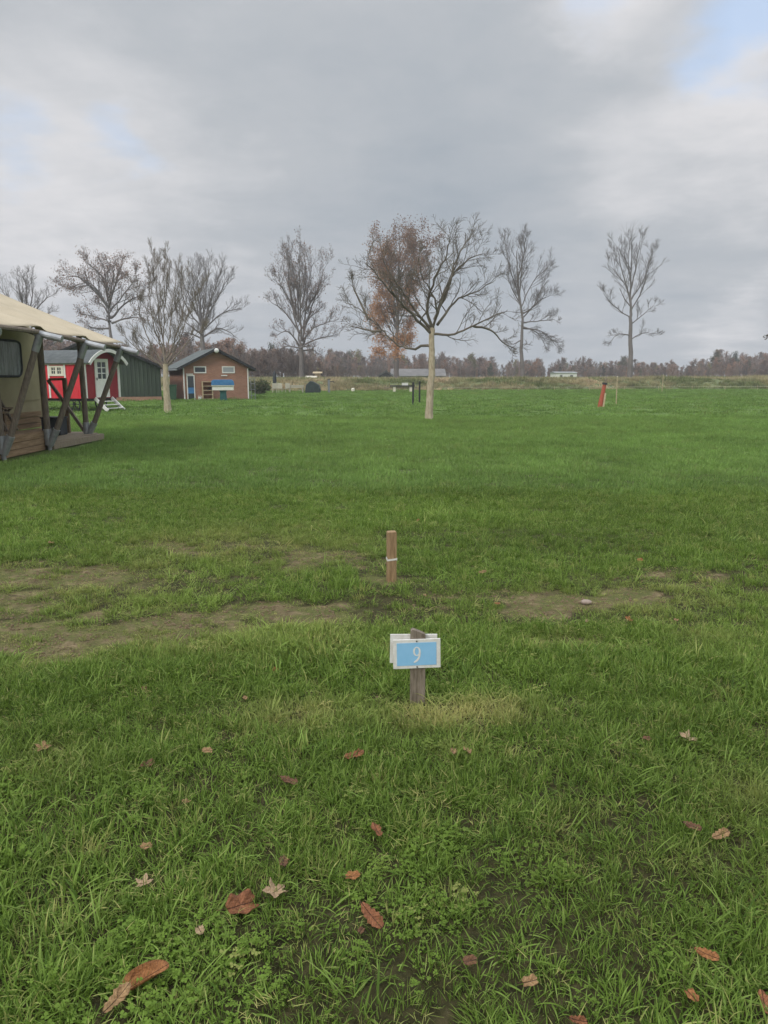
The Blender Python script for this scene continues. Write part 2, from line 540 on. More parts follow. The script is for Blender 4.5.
def library(name, objs):
    c = bpy.data.collections.new(name)
    for o in objs:
        c.objects.link(o)
    return c


def scatter(name, pts, rots, scl, idx, tint, bright, lib, kind='stuff', label=None, cat=None):
    me = bpy.data.meshes.new(name)
    n = len(pts)
    me.vertices.add(n); me.vertices.foreach_set('co', np.asarray(pts, np.float32).ravel())
    a = me.attributes.new('rot', 'FLOAT_VECTOR', 'POINT'); a.data.foreach_set('vector', np.asarray(rots, np.float32).ravel())
    a = me.attributes.new('scl', 'FLOAT_VECTOR', 'POINT'); a.data.foreach_set('vector', np.asarray(scl, np.float32).ravel())
    a = me.attributes.new('idx', 'INT', 'POINT'); a.data.foreach_set('value', np.asarray(idx, np.int32))
    for k, v in (('tint', tint), ('bright', bright)):
        a = me.attributes.new(k, 'FLOAT', 'POINT'); a.data.foreach_set('value', np.asarray(v, np.float32))
    me.update()
    o = bpy.data.objects.new(name, me); col.objects.link(o)
    g = bpy.data.node_groups.new(name + '_scatter', 'GeometryNodeTree')
    g.interface.new_socket('Geometry', in_out='INPUT', socket_type='NodeSocketGeometry')
    g.interface.new_socket('Geometry', in_out='OUTPUT', socket_type='NodeSocketGeometry')
    gi = g.nodes.new('NodeGroupInput'); go = g.nodes.new('NodeGroupOutput')
    ip = g.nodes.new('GeometryNodeInstanceOnPoints'); ci = g.nodes.new('GeometryNodeCollectionInfo')
    ci.inputs['Collection'].default_value = lib
    ci.inputs['Separate Children'].default_value = True
    ci.inputs['Reset Children'].default_value = True
    ip.inputs['Pick Instance'].default_value = True

    def named(nm, t):
        x = g.nodes.new('GeometryNodeInputNamedAttribute'); x.data_type = t; x.inputs['Name'].default_value = nm
        return x.outputs['Attribute']
    L = g.links.new
    L(gi.outputs[0], ip.inputs['Points']); L(ci.outputs[0], ip.inputs['Instance'])
    L(named('idx', 'INT'), ip.inputs['Instance Index'])
    L(named('rot', 'FLOAT_VECTOR'), ip.inputs['Rotation'])
    L(named('scl', 'FLOAT_VECTOR'), ip.inputs['Scale'])
    L(ip.outputs[0], go.inputs[0])
    md = o.modifiers.new('scatter', 'NODES'); md.node_group = g
    tag(o, label, cat, None, kind)
    return o


near_lib = library('near_tufts', [
    blade_mesh('tuft_a', 38, 0.064, 0.05, 0.11, 0.0038, M['grass'], 1.2, 5, 1),
    blade_mesh('tuft_b', 34, 0.060, 0.06, 0.14, 0.0041, M['grass'], 1.6, 6, 2),
    blade_mesh('tuft_c', 48, 0.068, 0.03, 0.07, 0.0031, M['grass'], 1.3, 4, 3),
    blade_mesh('tuft_d', 26, 0.064, 0.06, 0.14, 0.0046, M['grass'], 1.5, 6, 4, flat=0.7),
    blade_mesh('tuft_e', 36, 0.060, 0.02, 0.06, 0.0032, M['grass'], 1.3, 3, 5),
    blade_mesh('tuft_f', 16, 0.050, 0.03, 0.08, 0.0038, M['grass'], 1.2, 3, 6, clover=12),
    blade_mesh('tuft_g', 12, 0.055, 0.09, 0.19, 0.0062, M['grass'], 1.6, 6, 7, flat=0.6),
    blade_mesh('tuft_h', 12, 0.080, 0.03, 0.09, 0.0024, M['grass'], 0.35, 3, 8, flat=1.25),
])
mid_lib = library('mid_tufts', [
    blade_mesh('turf_a', 70, 0.14, 0.035, 0.085, 0.006, M['grass_far'], 0.9, 2, 11),
    blade_mesh('turf_b', 60, 0.15, 0.05, 0.14, 0.0065, M['grass_far'], 1.1, 2, 12),
    blade_mesh('turf_c', 60, 0.16, 0.03, 0.07, 0.006, M['grass_far'], 1.2, 2, 13),
])
far_lib = library('far_tufts', [
    blade_mesh('sward_a', 90, 0.42, 0.05, 0.10, 0.020, M['grass_far'], 0.9, 2, 21),
    blade_mesh('sward_b', 90, 0.42, 0.04, 0.11, 0.022, M['grass_far'], 1.1, 2, 22),
])


def wedge(y0, y1, dens, seed, margin=1.0, k=0.60):
    """random points over the part of the ground the camera can see, with room at the sides"""
    r = np.random.default_rng(seed)
    area = k * (y1 ** 2 - y0 ** 2) + 2 * margin * (y1 - y0)
    n = int(area * dens)
    y = np.sqrt(r.uniform(y0 ** 2, y1 ** 2, int(n * 1.0)))
    x = r.uniform(-1, 1, len(y)) * (k * y + margin)
    return x, y, r


def do_grass(name, y0, y1, dens, lib, seed, label, margin, kinds, smin, smax, dirt_cut=True):
    x, y, r = wedge(y0, y1, dens, seed, margin)
    d = dirt_at(x, y)
    q = dry_at(x, y)
    clump = fbm(x * 1.6, y * 1.6, 71, 3)
    tall = fbm(x * 0.9, y * 0.9, 81, 3)
    keep = r.uniform(size=len(x)) > (np.clip((d - 0.25) / 0.8, 0, 1) ** 0.9 * 0.72 if dirt_cut else 0)
    if y0 < 9:
        keep &= r.uniform(size=len(x)) < np.clip(0.5 + 1.6 * (clump - 0.25), 0.5, 1)
    x, y, d, q, tall, clump = (a[keep] for a in (x, y, d, q, tall, clump))
    n = len(x)
    z = bump_h(x, y)
    # keep the blades off the tent deck and the buildings
    keep = ~((x < -6.95) & (y > 11) & (y < 19.3) & (x > -12.5))
    x, y, d, q, tall, clump, z = (a[keep] for a in (x, y, d, q, tall, clump, z))
    n = len(x)
    rots = np.stack([r.normal(0, 0.12, n), r.normal(0, 0.12, n), r.uniform(0, 6.283, n)], -1)
    s = r.uniform(smin, smax, n) * (0.65 + 0.75 * tall) * (1 - 0.70 * np.clip(d * 1.1, 0, 1))
    # taller verge of turf on the near lip of the wheel ruts
    px, py = to_px(x, y)
    lip = np.exp(-((py - 668) / 22) ** 2)
    s = s * (1 + 0.22 * lip)
    scl = np.stack([s, s, s * r.uniform(0.8, 1.25, n)], -1)
    if kinds == 'near':
        p = np.array([.20, .15, .22, .15, .13, .02, .04, .09])
        idx = r.choice(8, n, p=p)
        idx = np.where((d > 0.30) & (r.uniform(size=n) < .75), 4, idx)
        idx = np.where((fbm(x * 2.3, y * 2.3, 91) > .64) & (y < 3.0) & (r.uniform(size=n) < .4), 5, idx)
    else:
        idx = r.integers(0, kinds, n)
    tint = np.clip(q * r.uniform(0.3, 1.1, n) + np.clip(d, 0, 1) * 0.35 + (r.uniform(size=n) < 0.04) * 0.5
                   + (fbm(x * .12, y * .12, 5) - .5) * .3, 0, 1)
    s_far = 1 + .16 * np.clip((y - 10) / 20, 0, 1) * (y < 30.5)
    if kinds == 'near':
        lying = (idx == 7) | ((q > .45) & (r.uniform(size=n) < .35)) | ((d > .40) & (r.uniform(size=n) < .45))
        idx = np.where(lying, 7, idx)
        tint = np.where(lying, r.uniform(.3, 1.0, n), tint)
        z = z + np.where(lying, .012 + .03 * r.uniform(size=n) * (d < .3), 0)
    bright = s_far * 0.80 + 0.58 * fbm(x * 0.7, y * 0.7, 61, 3) + r.normal(0, 0.08 if kinds == 'near' else 0.13, n)
    return scatter(name, np.stack([x, y, z], -1), rots, scl, idx, tint, np.clip(bright, .45, 1.5), lib,
                   label=label, cat='grass')


do_grass('grass', 0.7, 4.6, 920, near_lib, 101, 'long tangled green grass with clover nearest the camera', 3.0, 'near', 0.75, 1.15)
do_grass('grass', 4.6, 10.5, 480, near_lib, 102, 'shorter grass around the bare wheel ruts', 3.0, 'near', 0.8, 1.2)
do_grass('grass', 10.0, 30, 75, mid_lib, 103, 'mown green lawn in the middle of the field', 3.0, 3, 0.8, 1.2)
do_grass('grass', 29, 92, 3.2, far_lib, 104, 'smooth bright green lawn at the far side of the field', 4.0, 2, 0.8, 1.3)

def crumbs():
    objs = []
    r = np.random.default_rng(77)
    sm = varied('soil_crumb', (0.06, 0.045, 0.026), (0.30, 0.22, 0.13), 40, .95)
    for k in range(4):
        V = []; Fc = []
        n, m_ = 6, 4
        for i in range(m_ + 1):
            ph = math.pi * i / m_
            for j in range(n):
                a = 2 * math.pi * j / n; q = r.uniform(.7, 1.25)
                V.append((q * math.sin(ph) * math.cos(a), q * math.sin(ph) * math.sin(a) * .8, .6 * math.cos(ph) * q))
        for i in range(m_):
            for j in range(n):
                Fc.append((i * n + j, i * n + (j + 1) % n, (i + 1) * n + (j + 1) % n, (i + 1) * n + j))
        objs.append(bpy.data.objects.new('crumb_' + 'abcd'[k], arr_mesh('crumb', np.array(V), np.array(Fc), 4, sm)))
    lib = library('crumbs', objs)
    x, y, r = wedge(2.0, 8.5, 2600, 444, 2.5)
    d = dirt_at(x, y)
    k = r.uniform(size=len(x)) < np.clip(d - .15, 0, 1) * (.25 + 1.2 * (fbm(x * 5, y * 5, 14, 3) > .52))
    x, y = x[k], y[k]; n = len(x)
    s = .002 + .011 * r.uniform(size=n) ** 3
    scatter('soil_crumbs', np.stack([x, y, bump_h(x, y) + s * .2], -1), np.stack([np.zeros(n), np.zeros(n), r.uniform(0, 6.28, n)], -1),
            np.stack([s, s, s], -1), r.integers(0, 4, n), np.zeros(n), np.ones(n), lib, label='loose soil crumbs on the bare worn patches', cat='soil')


crumbs()

# ------------------------------------------------------------------ trees


class Tree:
    def __init__(self, seed):
        self.r = random.Random(seed)
        self.thick = ([], [], 0); self.br = []   # (pts, radii, sides, level)

    def branch(self, pts, r0, r1, lvl):
        pts = [Vector(p) for p in pts]
        # smooth a polyline through its points
        if len(pts) > 2:
            out = []
            for i in range(len(pts) - 1):
                a = pts[max(i - 1, 0)]; b = pts[i]; c = pts[i + 1]; d = pts[min(i + 2, len(pts) - 1)]
                for k in range(4):
                    t = k / 4
                    out.append(0.5 * ((2 * b) + (c - a) * t + (2 * a - 5 * b + 4 * c - d) * t * t + (3 * b - a - 3 * c + d) * t ** 3))
            out.append(pts[-1]); pts = out
        L = sum((pts[i + 1] - pts[i]).length for i in range(len(pts) - 1))
        jit = L * (0.003 if lvl == 0 else 0.006)
        for i in range(1, len(pts) - 1):
            pts[i] = pts[i] + Vector([self.r.gauss(0, jit) for _ in range(3)])
        n = len(pts)
        rad = [r0 + (r1 - r0) * (i / (n - 1)) ** 0.8 for i in range(n)]
        self.br.append((pts, rad, lvl))
        return pts, rad, L

    def grow(self, start, d, L, r0, lvl, maxl, P):
        r = self.r
        n = 5 if lvl < maxl else 3
        pts = [start.copy()]; p = start.copy(); d = d.normalized()
        for i in range(n):
            d = (d + Vector((r.gauss(0, P['wig']), r.gauss(0, P['wig']), r.gauss(0, P['wig']) + P['up'] * 0.14))).normalized()
            p = p + d * (L / n); pts.append(p.copy())
        m = len(pts)
        r1 = max(r0 * 0.3, P['rmin'])
        rad = [r0 + (r1 - r0) * i / (m - 1) for i in range(m)]
        self.br.append((pts, rad, lvl))
        if lvl < maxl:
            self.kids(pts, rad, L, lvl, maxl, P)

    def kids(self, pts, rad, L, lvl, maxl, P, t0=0.25, count=None):
        r = self.r
        n = count or P['n'][min(lvl, len(P['n']) - 1)]
        m = len(pts) - 1
        for k in range(n):
            t = t0 + (1 - t0) * (k + r.random()) / n
            f = t * m; i = min(int(f), m - 1); q = pts[i].lerp(pts[i + 1], f - i)
            tan = (pts[i + 1] - pts[i]).normalized()
            ax = tan.orthogonal().normalized()
            ax.rotate(Matrix.Rotation(r.uniform(0, 6.283), 3, tan))
            dr = tan.copy(); dr.rotate(Matrix.Rotation(R(r.gauss(P['ang'], 9)), 3, ax))
            dr = (dr + Vector((0, 0, P['up'] * 0.3))).normalized()
            if P.get('droop') and q.z < P['droop']:
                dr = (dr - Vector((0, 0, 0.35))).normalized()
            l2 = L * P['ratio'] * (1.15 - 0.6 * t) * r.uniform(0.6, 1.25)
            l2 = max(min(l2, P.get('maxlen', 99)), P.get('minlen', .2) * (1.3 - .6 * t))
            self.grow(q, dr, l2, max(rad[i] * 0.55, P['rmin'] * 1.1), lvl + 1, maxl, P)

    def mesh(self, name, mat, lo, hi):
        V = []; Fq = []
        for pts, rad, lvl in self.br:
            if not (lo <= lvl <= hi): continue
            n = 10 if lvl == 0 else (6 if lvl == 1 else (4 if lvl == 2 else 3))
            prev = None; base = len(V)
            for i, p in enumerate(pts):
                d = (pts[min(i + 1, len(pts) - 1)] - pts[max(i - 1, 0)]).normalized()
                if prev is None: prev = d.orthogonal().normalized()
                s = (prev - d * prev.dot(d))
                s = s.normalized() if s.length > 1e-6 else d.orthogonal().normalized()
                prev = s; t = d.cross(s)
                for k in range(n):
                    a = 6.28318 * k / n
                    V.append(p + (s * math.cos(a) + t * math.sin(a)) * rad[i])
            for i in range(len(pts) - 1):
                for k in range(n):
                    Fq.append((base + i * n + k, base + i * n + (k + 1) % n, base + (i + 1) * n + (k + 1) % n, base + (i + 1) * n + k))
        me = arr_mesh(name, np.array([tuple(v) for v in V]), np.array(Fq), 4, mat, smooth=True)
        return me

    def tips(self, lvl):
        return [(p[i], lvl_) for p, rad, lvl_ in self.br if lvl_ >= lvl for i in range(1, len(p))]


def leaf_mesh(name, tips, prob, size, spread, mat, r, shade_fn=None, per=3):
    V = []; Fc = []; A = []
    for p, _ in tips:
        pr = prob(p) if callable(prob) else prob
        if r.random() > pr: continue
        for k in range(per):
            c = p + Vector((r.gauss(0, spread), r.gauss(0, spread), r.gauss(0, spread)))
            u = Vector((r.gauss(0, 1), r.gauss(0, 1), r.gauss(0, 1))).normalized() * size * r.uniform(.6, 1.2)
            w = u.orthogonal().normalized(); w.rotate(Matrix.Rotation(r.uniform(0, 6.28), 3, u.normalized())); w *= u.length * 0.6
            n0 = len(V)
            V += [c - u, c - w * .8 + u * .1, c + u, c + w]
            Fc.append((n0, n0 + 1, n0 + 2, n0 + 3))
            s = shade_fn(c) if shade_fn else r.random()
            A += [min(1, max(0, s + r.gauss(0, .15)))] * 4
    if not V: return None
    return arr_mesh(name, np.array([tuple(v) for v in V]), np.array(Fc), 4, mat, {'shade': A})


M['brown_leaf'] = leafy('brown_leaves', [(0, (0.17, 0.11, 0.09)), (0.5, (0.25, 0.16, 0.12)), (1, (0.34, 0.22, 0.15))], 0.3, 0.7)
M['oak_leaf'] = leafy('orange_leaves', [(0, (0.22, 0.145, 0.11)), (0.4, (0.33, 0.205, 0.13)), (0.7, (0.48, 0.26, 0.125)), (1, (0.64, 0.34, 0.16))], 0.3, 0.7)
M['dull_leaf'] = leafy('dull_leaves', [(0, (0.07, 0.06, 0.04)), (1, (0.14, 0.12, 0.07))], 0.3, 0.7)


def zpx(sx, ox, oy):
    return lambda X, Y: (ox + X / sx, oy + Y / sx)


def guided_tree(name, label, Y, conv, trunk, limbs, P, maxl, seed, base_z=0.0, rt=0.3, rl=0.12, leaves=None,
                bark='bark', twig='twig', depth=0.75, spread_copies=1, cat='tree', group=None, shrink=.85):
    """trunk and main limbs read off the photograph, then given depth and grown further"""
    t = Tree(seed); r = t.r
    wp = [at(*conv(*p), Y) for p in trunk]
    wp[0].z = base_z - 0.15
    base = Vector((wp[0].x, Y, base_z))
    # root flare
    tall = (wp[-1].z - base_z) > 9
    pts, rad, L = t.branch(wp, rt, rt * (0.12 if tall else 0.62), 0)
    if tall: t.kids(pts, rad, L * .42, 0, maxl - 1, dict(P, n=[5, 4, 3], ang=40, minlen=1.6), t0=.55)
    rad[0] *= 1.35
    for k in range(1, min(3, len(rad))): rad[k] *= 1.08
    lim = []
    for lm in limbs:
        lm = [(lm[0][0] + (p[0] - lm[0][0]) * shrink, lm[0][1] + (p[1] - lm[0][1]) * shrink) for p in lm]
        w0 = [at(*conv(*p), Y) for p in lm]
        side = 1 if r.random() < .5 else -1
        kk = side * r.uniform(0.25, 1.0) * depth * 0.5
        acc = 0; w = [w0[0]]
        for i in range(1, len(w0)):
            acc += (w0[i] - w0[i - 1]).length
            w.append(at(*conv(*lm[i]), Y + kk * acc))
        lim.append(w)
        for c in range(spread_copies if r.random() < .55 else 0):   # limbs that leave towards and away from us
            ang = R(r.choice((60, 90, 120, 240, 270, 300)) + r.uniform(-18, 18))
            sc = r.uniform(.7, .95)
            w2 = []
            for p in w:
                q = p - w[0]; q.rotate(Matrix.Rotation(ang, 3, 'Z')); w2.append(w[0] + q * sc)
            lim.append(w2)
    meanL = sum(sum((w[i + 1] - w[i]).length for i in range(len(w) - 1)) for w in lim) / len(lim)
    for w in lim:
        pts, rad, L = t.branch(w, rl * r.uniform(.8, 1.1), max(rl * 0.18, P['rmin'] * 1.5), 1)
        t.kids(pts, rad, L, 1, maxl, P, t0=0.15, count=max(4, int(P['n'][1] * min(1.35, L / meanL))))
    root = thing(name, label, cat, base, 0, group)
    inv = Matrix.Translation(-base)
    tm = t.mesh('trunk', M[bark], 0, 0); tm.transform(inv)
    o = bpy.data.objects.new('trunk', tm); col.objects.link(o); o.parent = root
    cm = t.mesh('crown', M[twig], 1, 9); cm.transform(inv)
    o = bpy.data.objects.new('crown', cm); col.objects.link(o); o.parent = root
    if leaves:
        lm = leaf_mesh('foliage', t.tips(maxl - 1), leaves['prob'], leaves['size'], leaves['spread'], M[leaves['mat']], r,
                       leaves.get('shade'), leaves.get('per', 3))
        if lm:
            lm.transform(inv)
            o = bpy.data.objects.new('foliage', lm); col.objects.link(o); o.parent = root
    return root


c_wal = zpx(3.84, 320, 200); c_right = zpx(2.667, 480, 210); c_left = zpx(2.954, 0, 220); c_t5 = zpx(5.69, 240, 220)

# walnut-like lone tree in mid field
P_wal = dict(wig=0.13, up=0.30, rmin=0.0045, ang=42, ratio=0.42, n=[0, 11, 6, 4], maxlen=1.35, minlen=.2)
guided_tree('bare_tree', 'spreading bare tree with pale straight trunk standing alone in mid lawn', 28.0, c_wal,
            [(418, 840), (422, 760), (430, 640), (428, 560), (430, 490)],
            [[(430, 515), (370, 455), (300, 385), (240, 320), (200, 265), (160, 220)],
             [(425, 560), (340, 568), (285, 552), (235, 505), (185, 460), (130, 410), (70, 380)],
             [(430, 500), (450, 430), (430, 350), (390, 280), (375, 200)],
             [(440, 460), (490, 340), (520, 240), (555, 165), (590, 110)],
             [(435, 515), (520, 515), (600, 480), (680, 440), (740, 420)],
             [(590, 485), (660, 500), (710, 550), (765, 580)],
             [(450, 480), (520, 385), (600, 350), (690, 295)],
             [(430, 500), (370, 430), (330, 370), (270, 290), (225, 200)],
             [(430, 490), (410, 400), (440, 290), (490, 180), (500, 110)],
             [(450, 430), (500, 300), (580, 210), (640, 190)],
             [(235, 505), (180, 500), (100, 480)], [(185, 460), (130, 340), (120, 320)]],
            P_wal, 4, 21, rt=0.155, rl=0.062, bark='bark_pale', twig='walnut_bark', spread_copies=0, depth=1.0, shrink=.93)

# young upright tree by the wagon
P_y = dict(wig=0.07, up=0.6, rmin=0.0040, ang=30, ratio=0.42, n=[0, 10, 7, 6], maxlen=1.4, minlen=.22)
guided_tree('bare_tree', 'upright young bare tree with smooth pale trunk between barn and brick hut', 33.5, c_left,
            [(497, 570), (493, 520), (490, 470), (489, 425)],
            [[(489, 430), (480, 330), (487, 220), (478, 90)], [(487, 432), (435, 345), (405, 260), (395, 200)],
             [(490, 430), (503, 330), (515, 210), (520, 110)], [(492, 427), (540, 335), (562, 250), (590, 180)],
             [(485, 437), (400, 375), (350, 330)], [(495, 432), (560, 355), (605, 310)],
             [(488, 415), (452, 310), (435, 200), (440, 130)], [(489, 410), (468, 270), (458, 90)],
             [(491, 410), (540, 290), (550, 150)], [(484, 440), (430, 390), (380, 370)]],
            P_y, 4, 33, rt=0.17, rl=0.042, bark='bark_pale', twig='young_bark', spread_copies=0, shrink=.88)

P_big = dict(wig=0.08, up=0.40, rmin=0.0095, ang=33, ratio=0.44, n=[0, 9, 7, 6], maxlen=3.4, minlen=.6)
YB = 112.0
ZB = 0.6
guided_tree('tall_tree', 'slender tall bare tree farthest right on the bank', YB, c_right,
            [(400, 450), (402, 380), (402, 300), (402, 260), (402, 180), (405, 90)],
            [[(402, 262), (380, 180), (330, 128)], [(400, 230), (372, 140), (362, 75)], [(403, 210), (420, 130), (432, 62)],
             [(403, 240), (448, 165), (470, 85)], [(402, 290), (350, 250), (318, 212)], [(402, 305), (440, 275), (475, 245)],
             [(402, 335), (365, 330), (342, 350)], [(402, 345), (440, 325), (485, 330)], [(402, 270), (440, 200), (455, 130)],
             [(402, 200), (395, 120), (400, 70)]],
            dict(P_big, up=.5, n=[0, 9, 6, 5], droop=7.0), 4, 44, ZB, 0.42, 0.11, spread_copies=0, shrink=.86, bark='bark_far', twig='bark_far')
guided_tree('tall_tree', 'tall bare tree with drooping right side just right of the spreading tree', YB, c_right,
            [(112, 455), (112, 370), (112, 290), (101, 190), (98, 110)],
            [[(105, 230), (75, 140), (60, 60)], [(100, 190), (120, 110), (122, 50)], [(110, 260), (150, 175), (195, 135)],
             [(112, 290), (165, 235), (205, 215)], [(112, 300), (170, 295), (215, 290)], [(112, 315), (175, 325), (218, 370)],
             [(112, 345), (85, 360), (70, 350)], [(108, 250), (80, 200), (65, 160)], [(110, 280), (150, 250), (180, 180)],
             [(112, 310), (160, 330), (185, 370)]],
            dict(P_big, n=[0, 10, 7, 5], droop=9.0), 4, 55, ZB, 0.36, 0.12, spread_copies=1, bark='bark_far', twig='bark_far')
guided_tree('tall_tree', 'tall many-stemmed bare tree behind the dark covered grill', YB, c_t5,
            [(350, 940), (350, 820), (348, 700)],
            [[(345, 700), (310, 560), (280, 400), (235, 230), (225, 150)], [(350, 690), (345, 480), (335, 280), (330, 120)],
             [(360, 680), (378, 450), (400, 280), (430, 170)], [(335, 640), (240, 500), (150, 440)],
             [(362, 710), (470, 665), (600, 640)], [(358, 690), (430, 600), (520, 565), (600, 540)],
             [(342, 730), (260, 715), (215, 740)], [(355, 745), (420, 735), (455, 765)], [(370, 520), (430, 430), (488, 340)],
             [(330, 580), (245, 380), (160, 290)], [(350, 500), (380, 330), (370, 130)], [(320, 540), (270, 330), (280, 140)],
             [(345, 720), (260, 620), (180, 650)]],
            dict(P_big, n=[0, 10, 6, 4], up=.6), 4, 66, ZB, 0.42, 0.17, bark='bark_far', twig='bark_far', spread_copies=1,
            leaves=dict(prob=0.10, size=.11, spread=.25, mat='brown_leaf', per=2))
guided_tree('oak_tree', 'broad oak with thin brown leaves rising behind the red wagon', YB, c_left,
            [(335, 470), (330, 380), (322, 300), (320, 235)],
            [[(322, 260), (260, 175), (185, 190)], [(320, 240), (295, 150), (240, 105)], [(322, 245), (350, 160), (372, 105)],
             [(325, 270), (390, 190), (425, 140)], [(328, 300), (275, 285), (228, 272)], [(330, 305), (395, 285), (440, 290)],
             [(320, 240), (310, 160), (300, 100)], [(322, 260), (230, 160), (175, 150)], [(325, 320), (280, 320), (240, 310)],
             [(328, 290), (390, 230), (440, 210)]],
            dict(P_big, n=[0, 9, 6, 4], up=.35, wig=.10), 4, 77, ZB, 0.42, 0.17, bark='bark_far', twig='bark_far',
            leaves=dict(prob=0.20, size=.12, spread=.3, mat='brown_leaf', per=2))
guided_tree('tall_tree', 'wide bare tree rising behind the brick hut', YB, c_left,
            [(600, 470), (598, 380), (596, 310)],
            [[(596, 320), (572, 210), (560, 115)], [(595, 315), (535, 230), (520, 125)], [(597, 310), (610, 200), (622, 115)],
             [(597, 315), (650, 215), (692, 140)], [(600, 325), (670, 265), (735, 250)], [(600, 345), (660, 315), (720, 350)],
             [(592, 335), (530, 285), (500, 225)], [(596, 300), (580, 180), (590, 105)], [(598, 310), (640, 190), (660, 120)],
             [(594, 350), (550, 330), (520, 330)]],
            dict(P_big, n=[0, 10, 6, 4], up=.5), 4, 88, ZB, 0.42, 0.15, bark='bark_far', twig='bark_far')
guided_tree('tall_tree', 'bare tree at the left edge showing above the tan canvas roof', YB, c_left,
            [(75, 520), (78, 420), (75, 300)],
            [[(75, 310), (60, 220), (45, 145)], [(75, 300), (100, 210), (95, 145)], [(76, 310), (130, 235), (160, 210)],
             [(74, 310), (20, 230), (-20, 170)], [(74, 320), (-10, 280), (-60, 240)], [(76, 330), (130, 290), (155, 265)],
             [(75, 300), (80, 200), (70, 140)]],
            dict(P_big, n=[0, 8, 5, 4], up=.35, wig=.10), 4, 99, ZB, 0.42, 0.15, bark='bark_far', twig='bark_far')


def oak_prob(p):
    # most leaves are left in the lower, inner crown
    h = (p.z - 3.0) / 19.0
    return 0.95 if h < 0.45 else 0.70


guided_tree('oak_tree', 'oak still holding orange-brown leaves behind the spreading tree', 108.0, c_wal,
            [(293, 690), (294, 600), (296, 520), (300, 380), (305, 240), (308, 140)],
            [[(295, 540), (255, 470), (225, 380)], [(296, 500), (250, 330), (245, 190)], [(298, 490), (345, 370), (365, 230)],
             [(298, 440), (380, 280), (430, 165)], [(295, 565), (250, 560), (228, 590)], [(296, 500), (250, 440), (215, 420)], [(297, 480), (330, 420), (350, 350)], [(297, 530), (335, 505), (350, 440)],
             [(300, 380), (260, 270), (270, 140)], [(303, 320), (340, 220), (350, 130)], [(296, 560), (330, 560), (345, 530)],
             [(296, 545), (240, 520), (215, 450)], [(300, 420), (245, 330), (225, 260)], [(300, 360), (370, 300), (400, 200)]],
            dict(P_big, n=[0, 8, 5, 3], up=.3, maxlen=2.6, wig=.10), 4, 111, ZB, 0.40, 0.12, spread_copies=1, shrink=.93, bark='bark_far', twig='bark_far',
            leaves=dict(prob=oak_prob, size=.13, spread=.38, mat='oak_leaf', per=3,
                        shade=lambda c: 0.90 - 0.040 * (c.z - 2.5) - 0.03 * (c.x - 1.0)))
# tree just outside the right edge, one leafy bough reaches into view
guided_tree('oak_tree', 'dark twiggy bough with sparse leaves entering at the right edge', 60.0, lambda x, y: (x, y),
            [(815, 398), (814, 370), (812, 340)],
            [[(812, 352), (790, 338), (768, 330)], [(812, 345), (805, 300), (800, 280)], [(812, 345), (830, 300), (840, 260)],
             [(812, 350), (790, 345), (774, 340)], [(812, 340), (815, 290), (812, 240)], [(812, 345), (845, 320), (860, 300)]],
            dict(P_big, n=[0, 6, 5, 3], up=.1, maxlen=1.4, minlen=.3, rmin=.01, wig=.16), 4, 121, 0, 0.2, 0.07,
            leaves=dict(prob=0.35, size=.10, spread=.12, mat='dull_leaf', per=2), spread_copies=0)


# ------------------------------------------------------------------ woodland beyond the bank
def wood_tree(name, H, seed, leaf, spreadk=.28, mat='bark_wood', lp=.5):
    t = Tree(seed); r = t.r
    P = dict(wig=.12, up=.5, rmin=.026, ang=34, ratio=.36, n=[10, 5, 4], maxlen=H * .3, minlen=H * .06)
    pts, rad, L = t.branch([Vector((0, 0, -1)), Vector((r.gauss(0, .2), 0, H * .3)), Vector((r.gauss(0, .4), r.gauss(0, .4), H * .62)),
                            Vector((r.gauss(0, .5), r.gauss(0, .5), H * .96))], H * .016, .03, 0)
    t.kids(pts, rad, L, 0, 3, P, t0=.25)
    me = t.mesh(name, M[mat], 0, 9)
    o = bpy.data.objects.new(name, me)
    if leaf:
        lm = leaf_mesh(name + 'l', t.tips(2), lp, .26, .35, M[leaf], r, None, 2)
        # join leaf faces into the tree by bmesh
        import bmesh
        bm = bmesh.new(); bm.from_mesh(me)
        nb = len(bm.faces)
        bm.from_mesh(lm)
        bm.faces.ensure_lookup_table()
        for f in bm.faces[nb:]: f.material_index = 1
        bm.to_mesh(me); bm.free()
        me.materials.append(M[leaf])
    return o


M['bark_wood'] = leafy('wood_bark', [(0, (0.17, 0.14, 0.12)), (1, (0.21, 0.17, 0.145))], 0, .95, True, dry=(0.27, 0.17, 0.125))
M['wood_leaf'] = leafy('wood_leaf', [(0, (0.17, 0.13, 0.11)), (0.5, (0.23, 0.17, 0.14)), (1, (0.28, 0.21, 0.17))], .2, .8, True, dry=(0.36, 0.19, 0.11))
M['wood_dark'] = leafy('wood_evergreen', [(0, (0.07, 0.085, 0.06)), (1, (0.11, 0.13, 0.085))], .2, .8, True)
wood_lib = library('wood_trees', [wood_tree('wood_a', 10, 201, None), wood_tree('wood_b', 10, 202, 'wood_leaf', lp=.25),
                                  wood_tree('wood_c', 10, 203, 'wood_leaf', lp=.45), wood_tree('wood_d', 10, 204, None),
                                  wood_tree('wood_e', 10, 205, 'wood_dark', lp=1.0)])


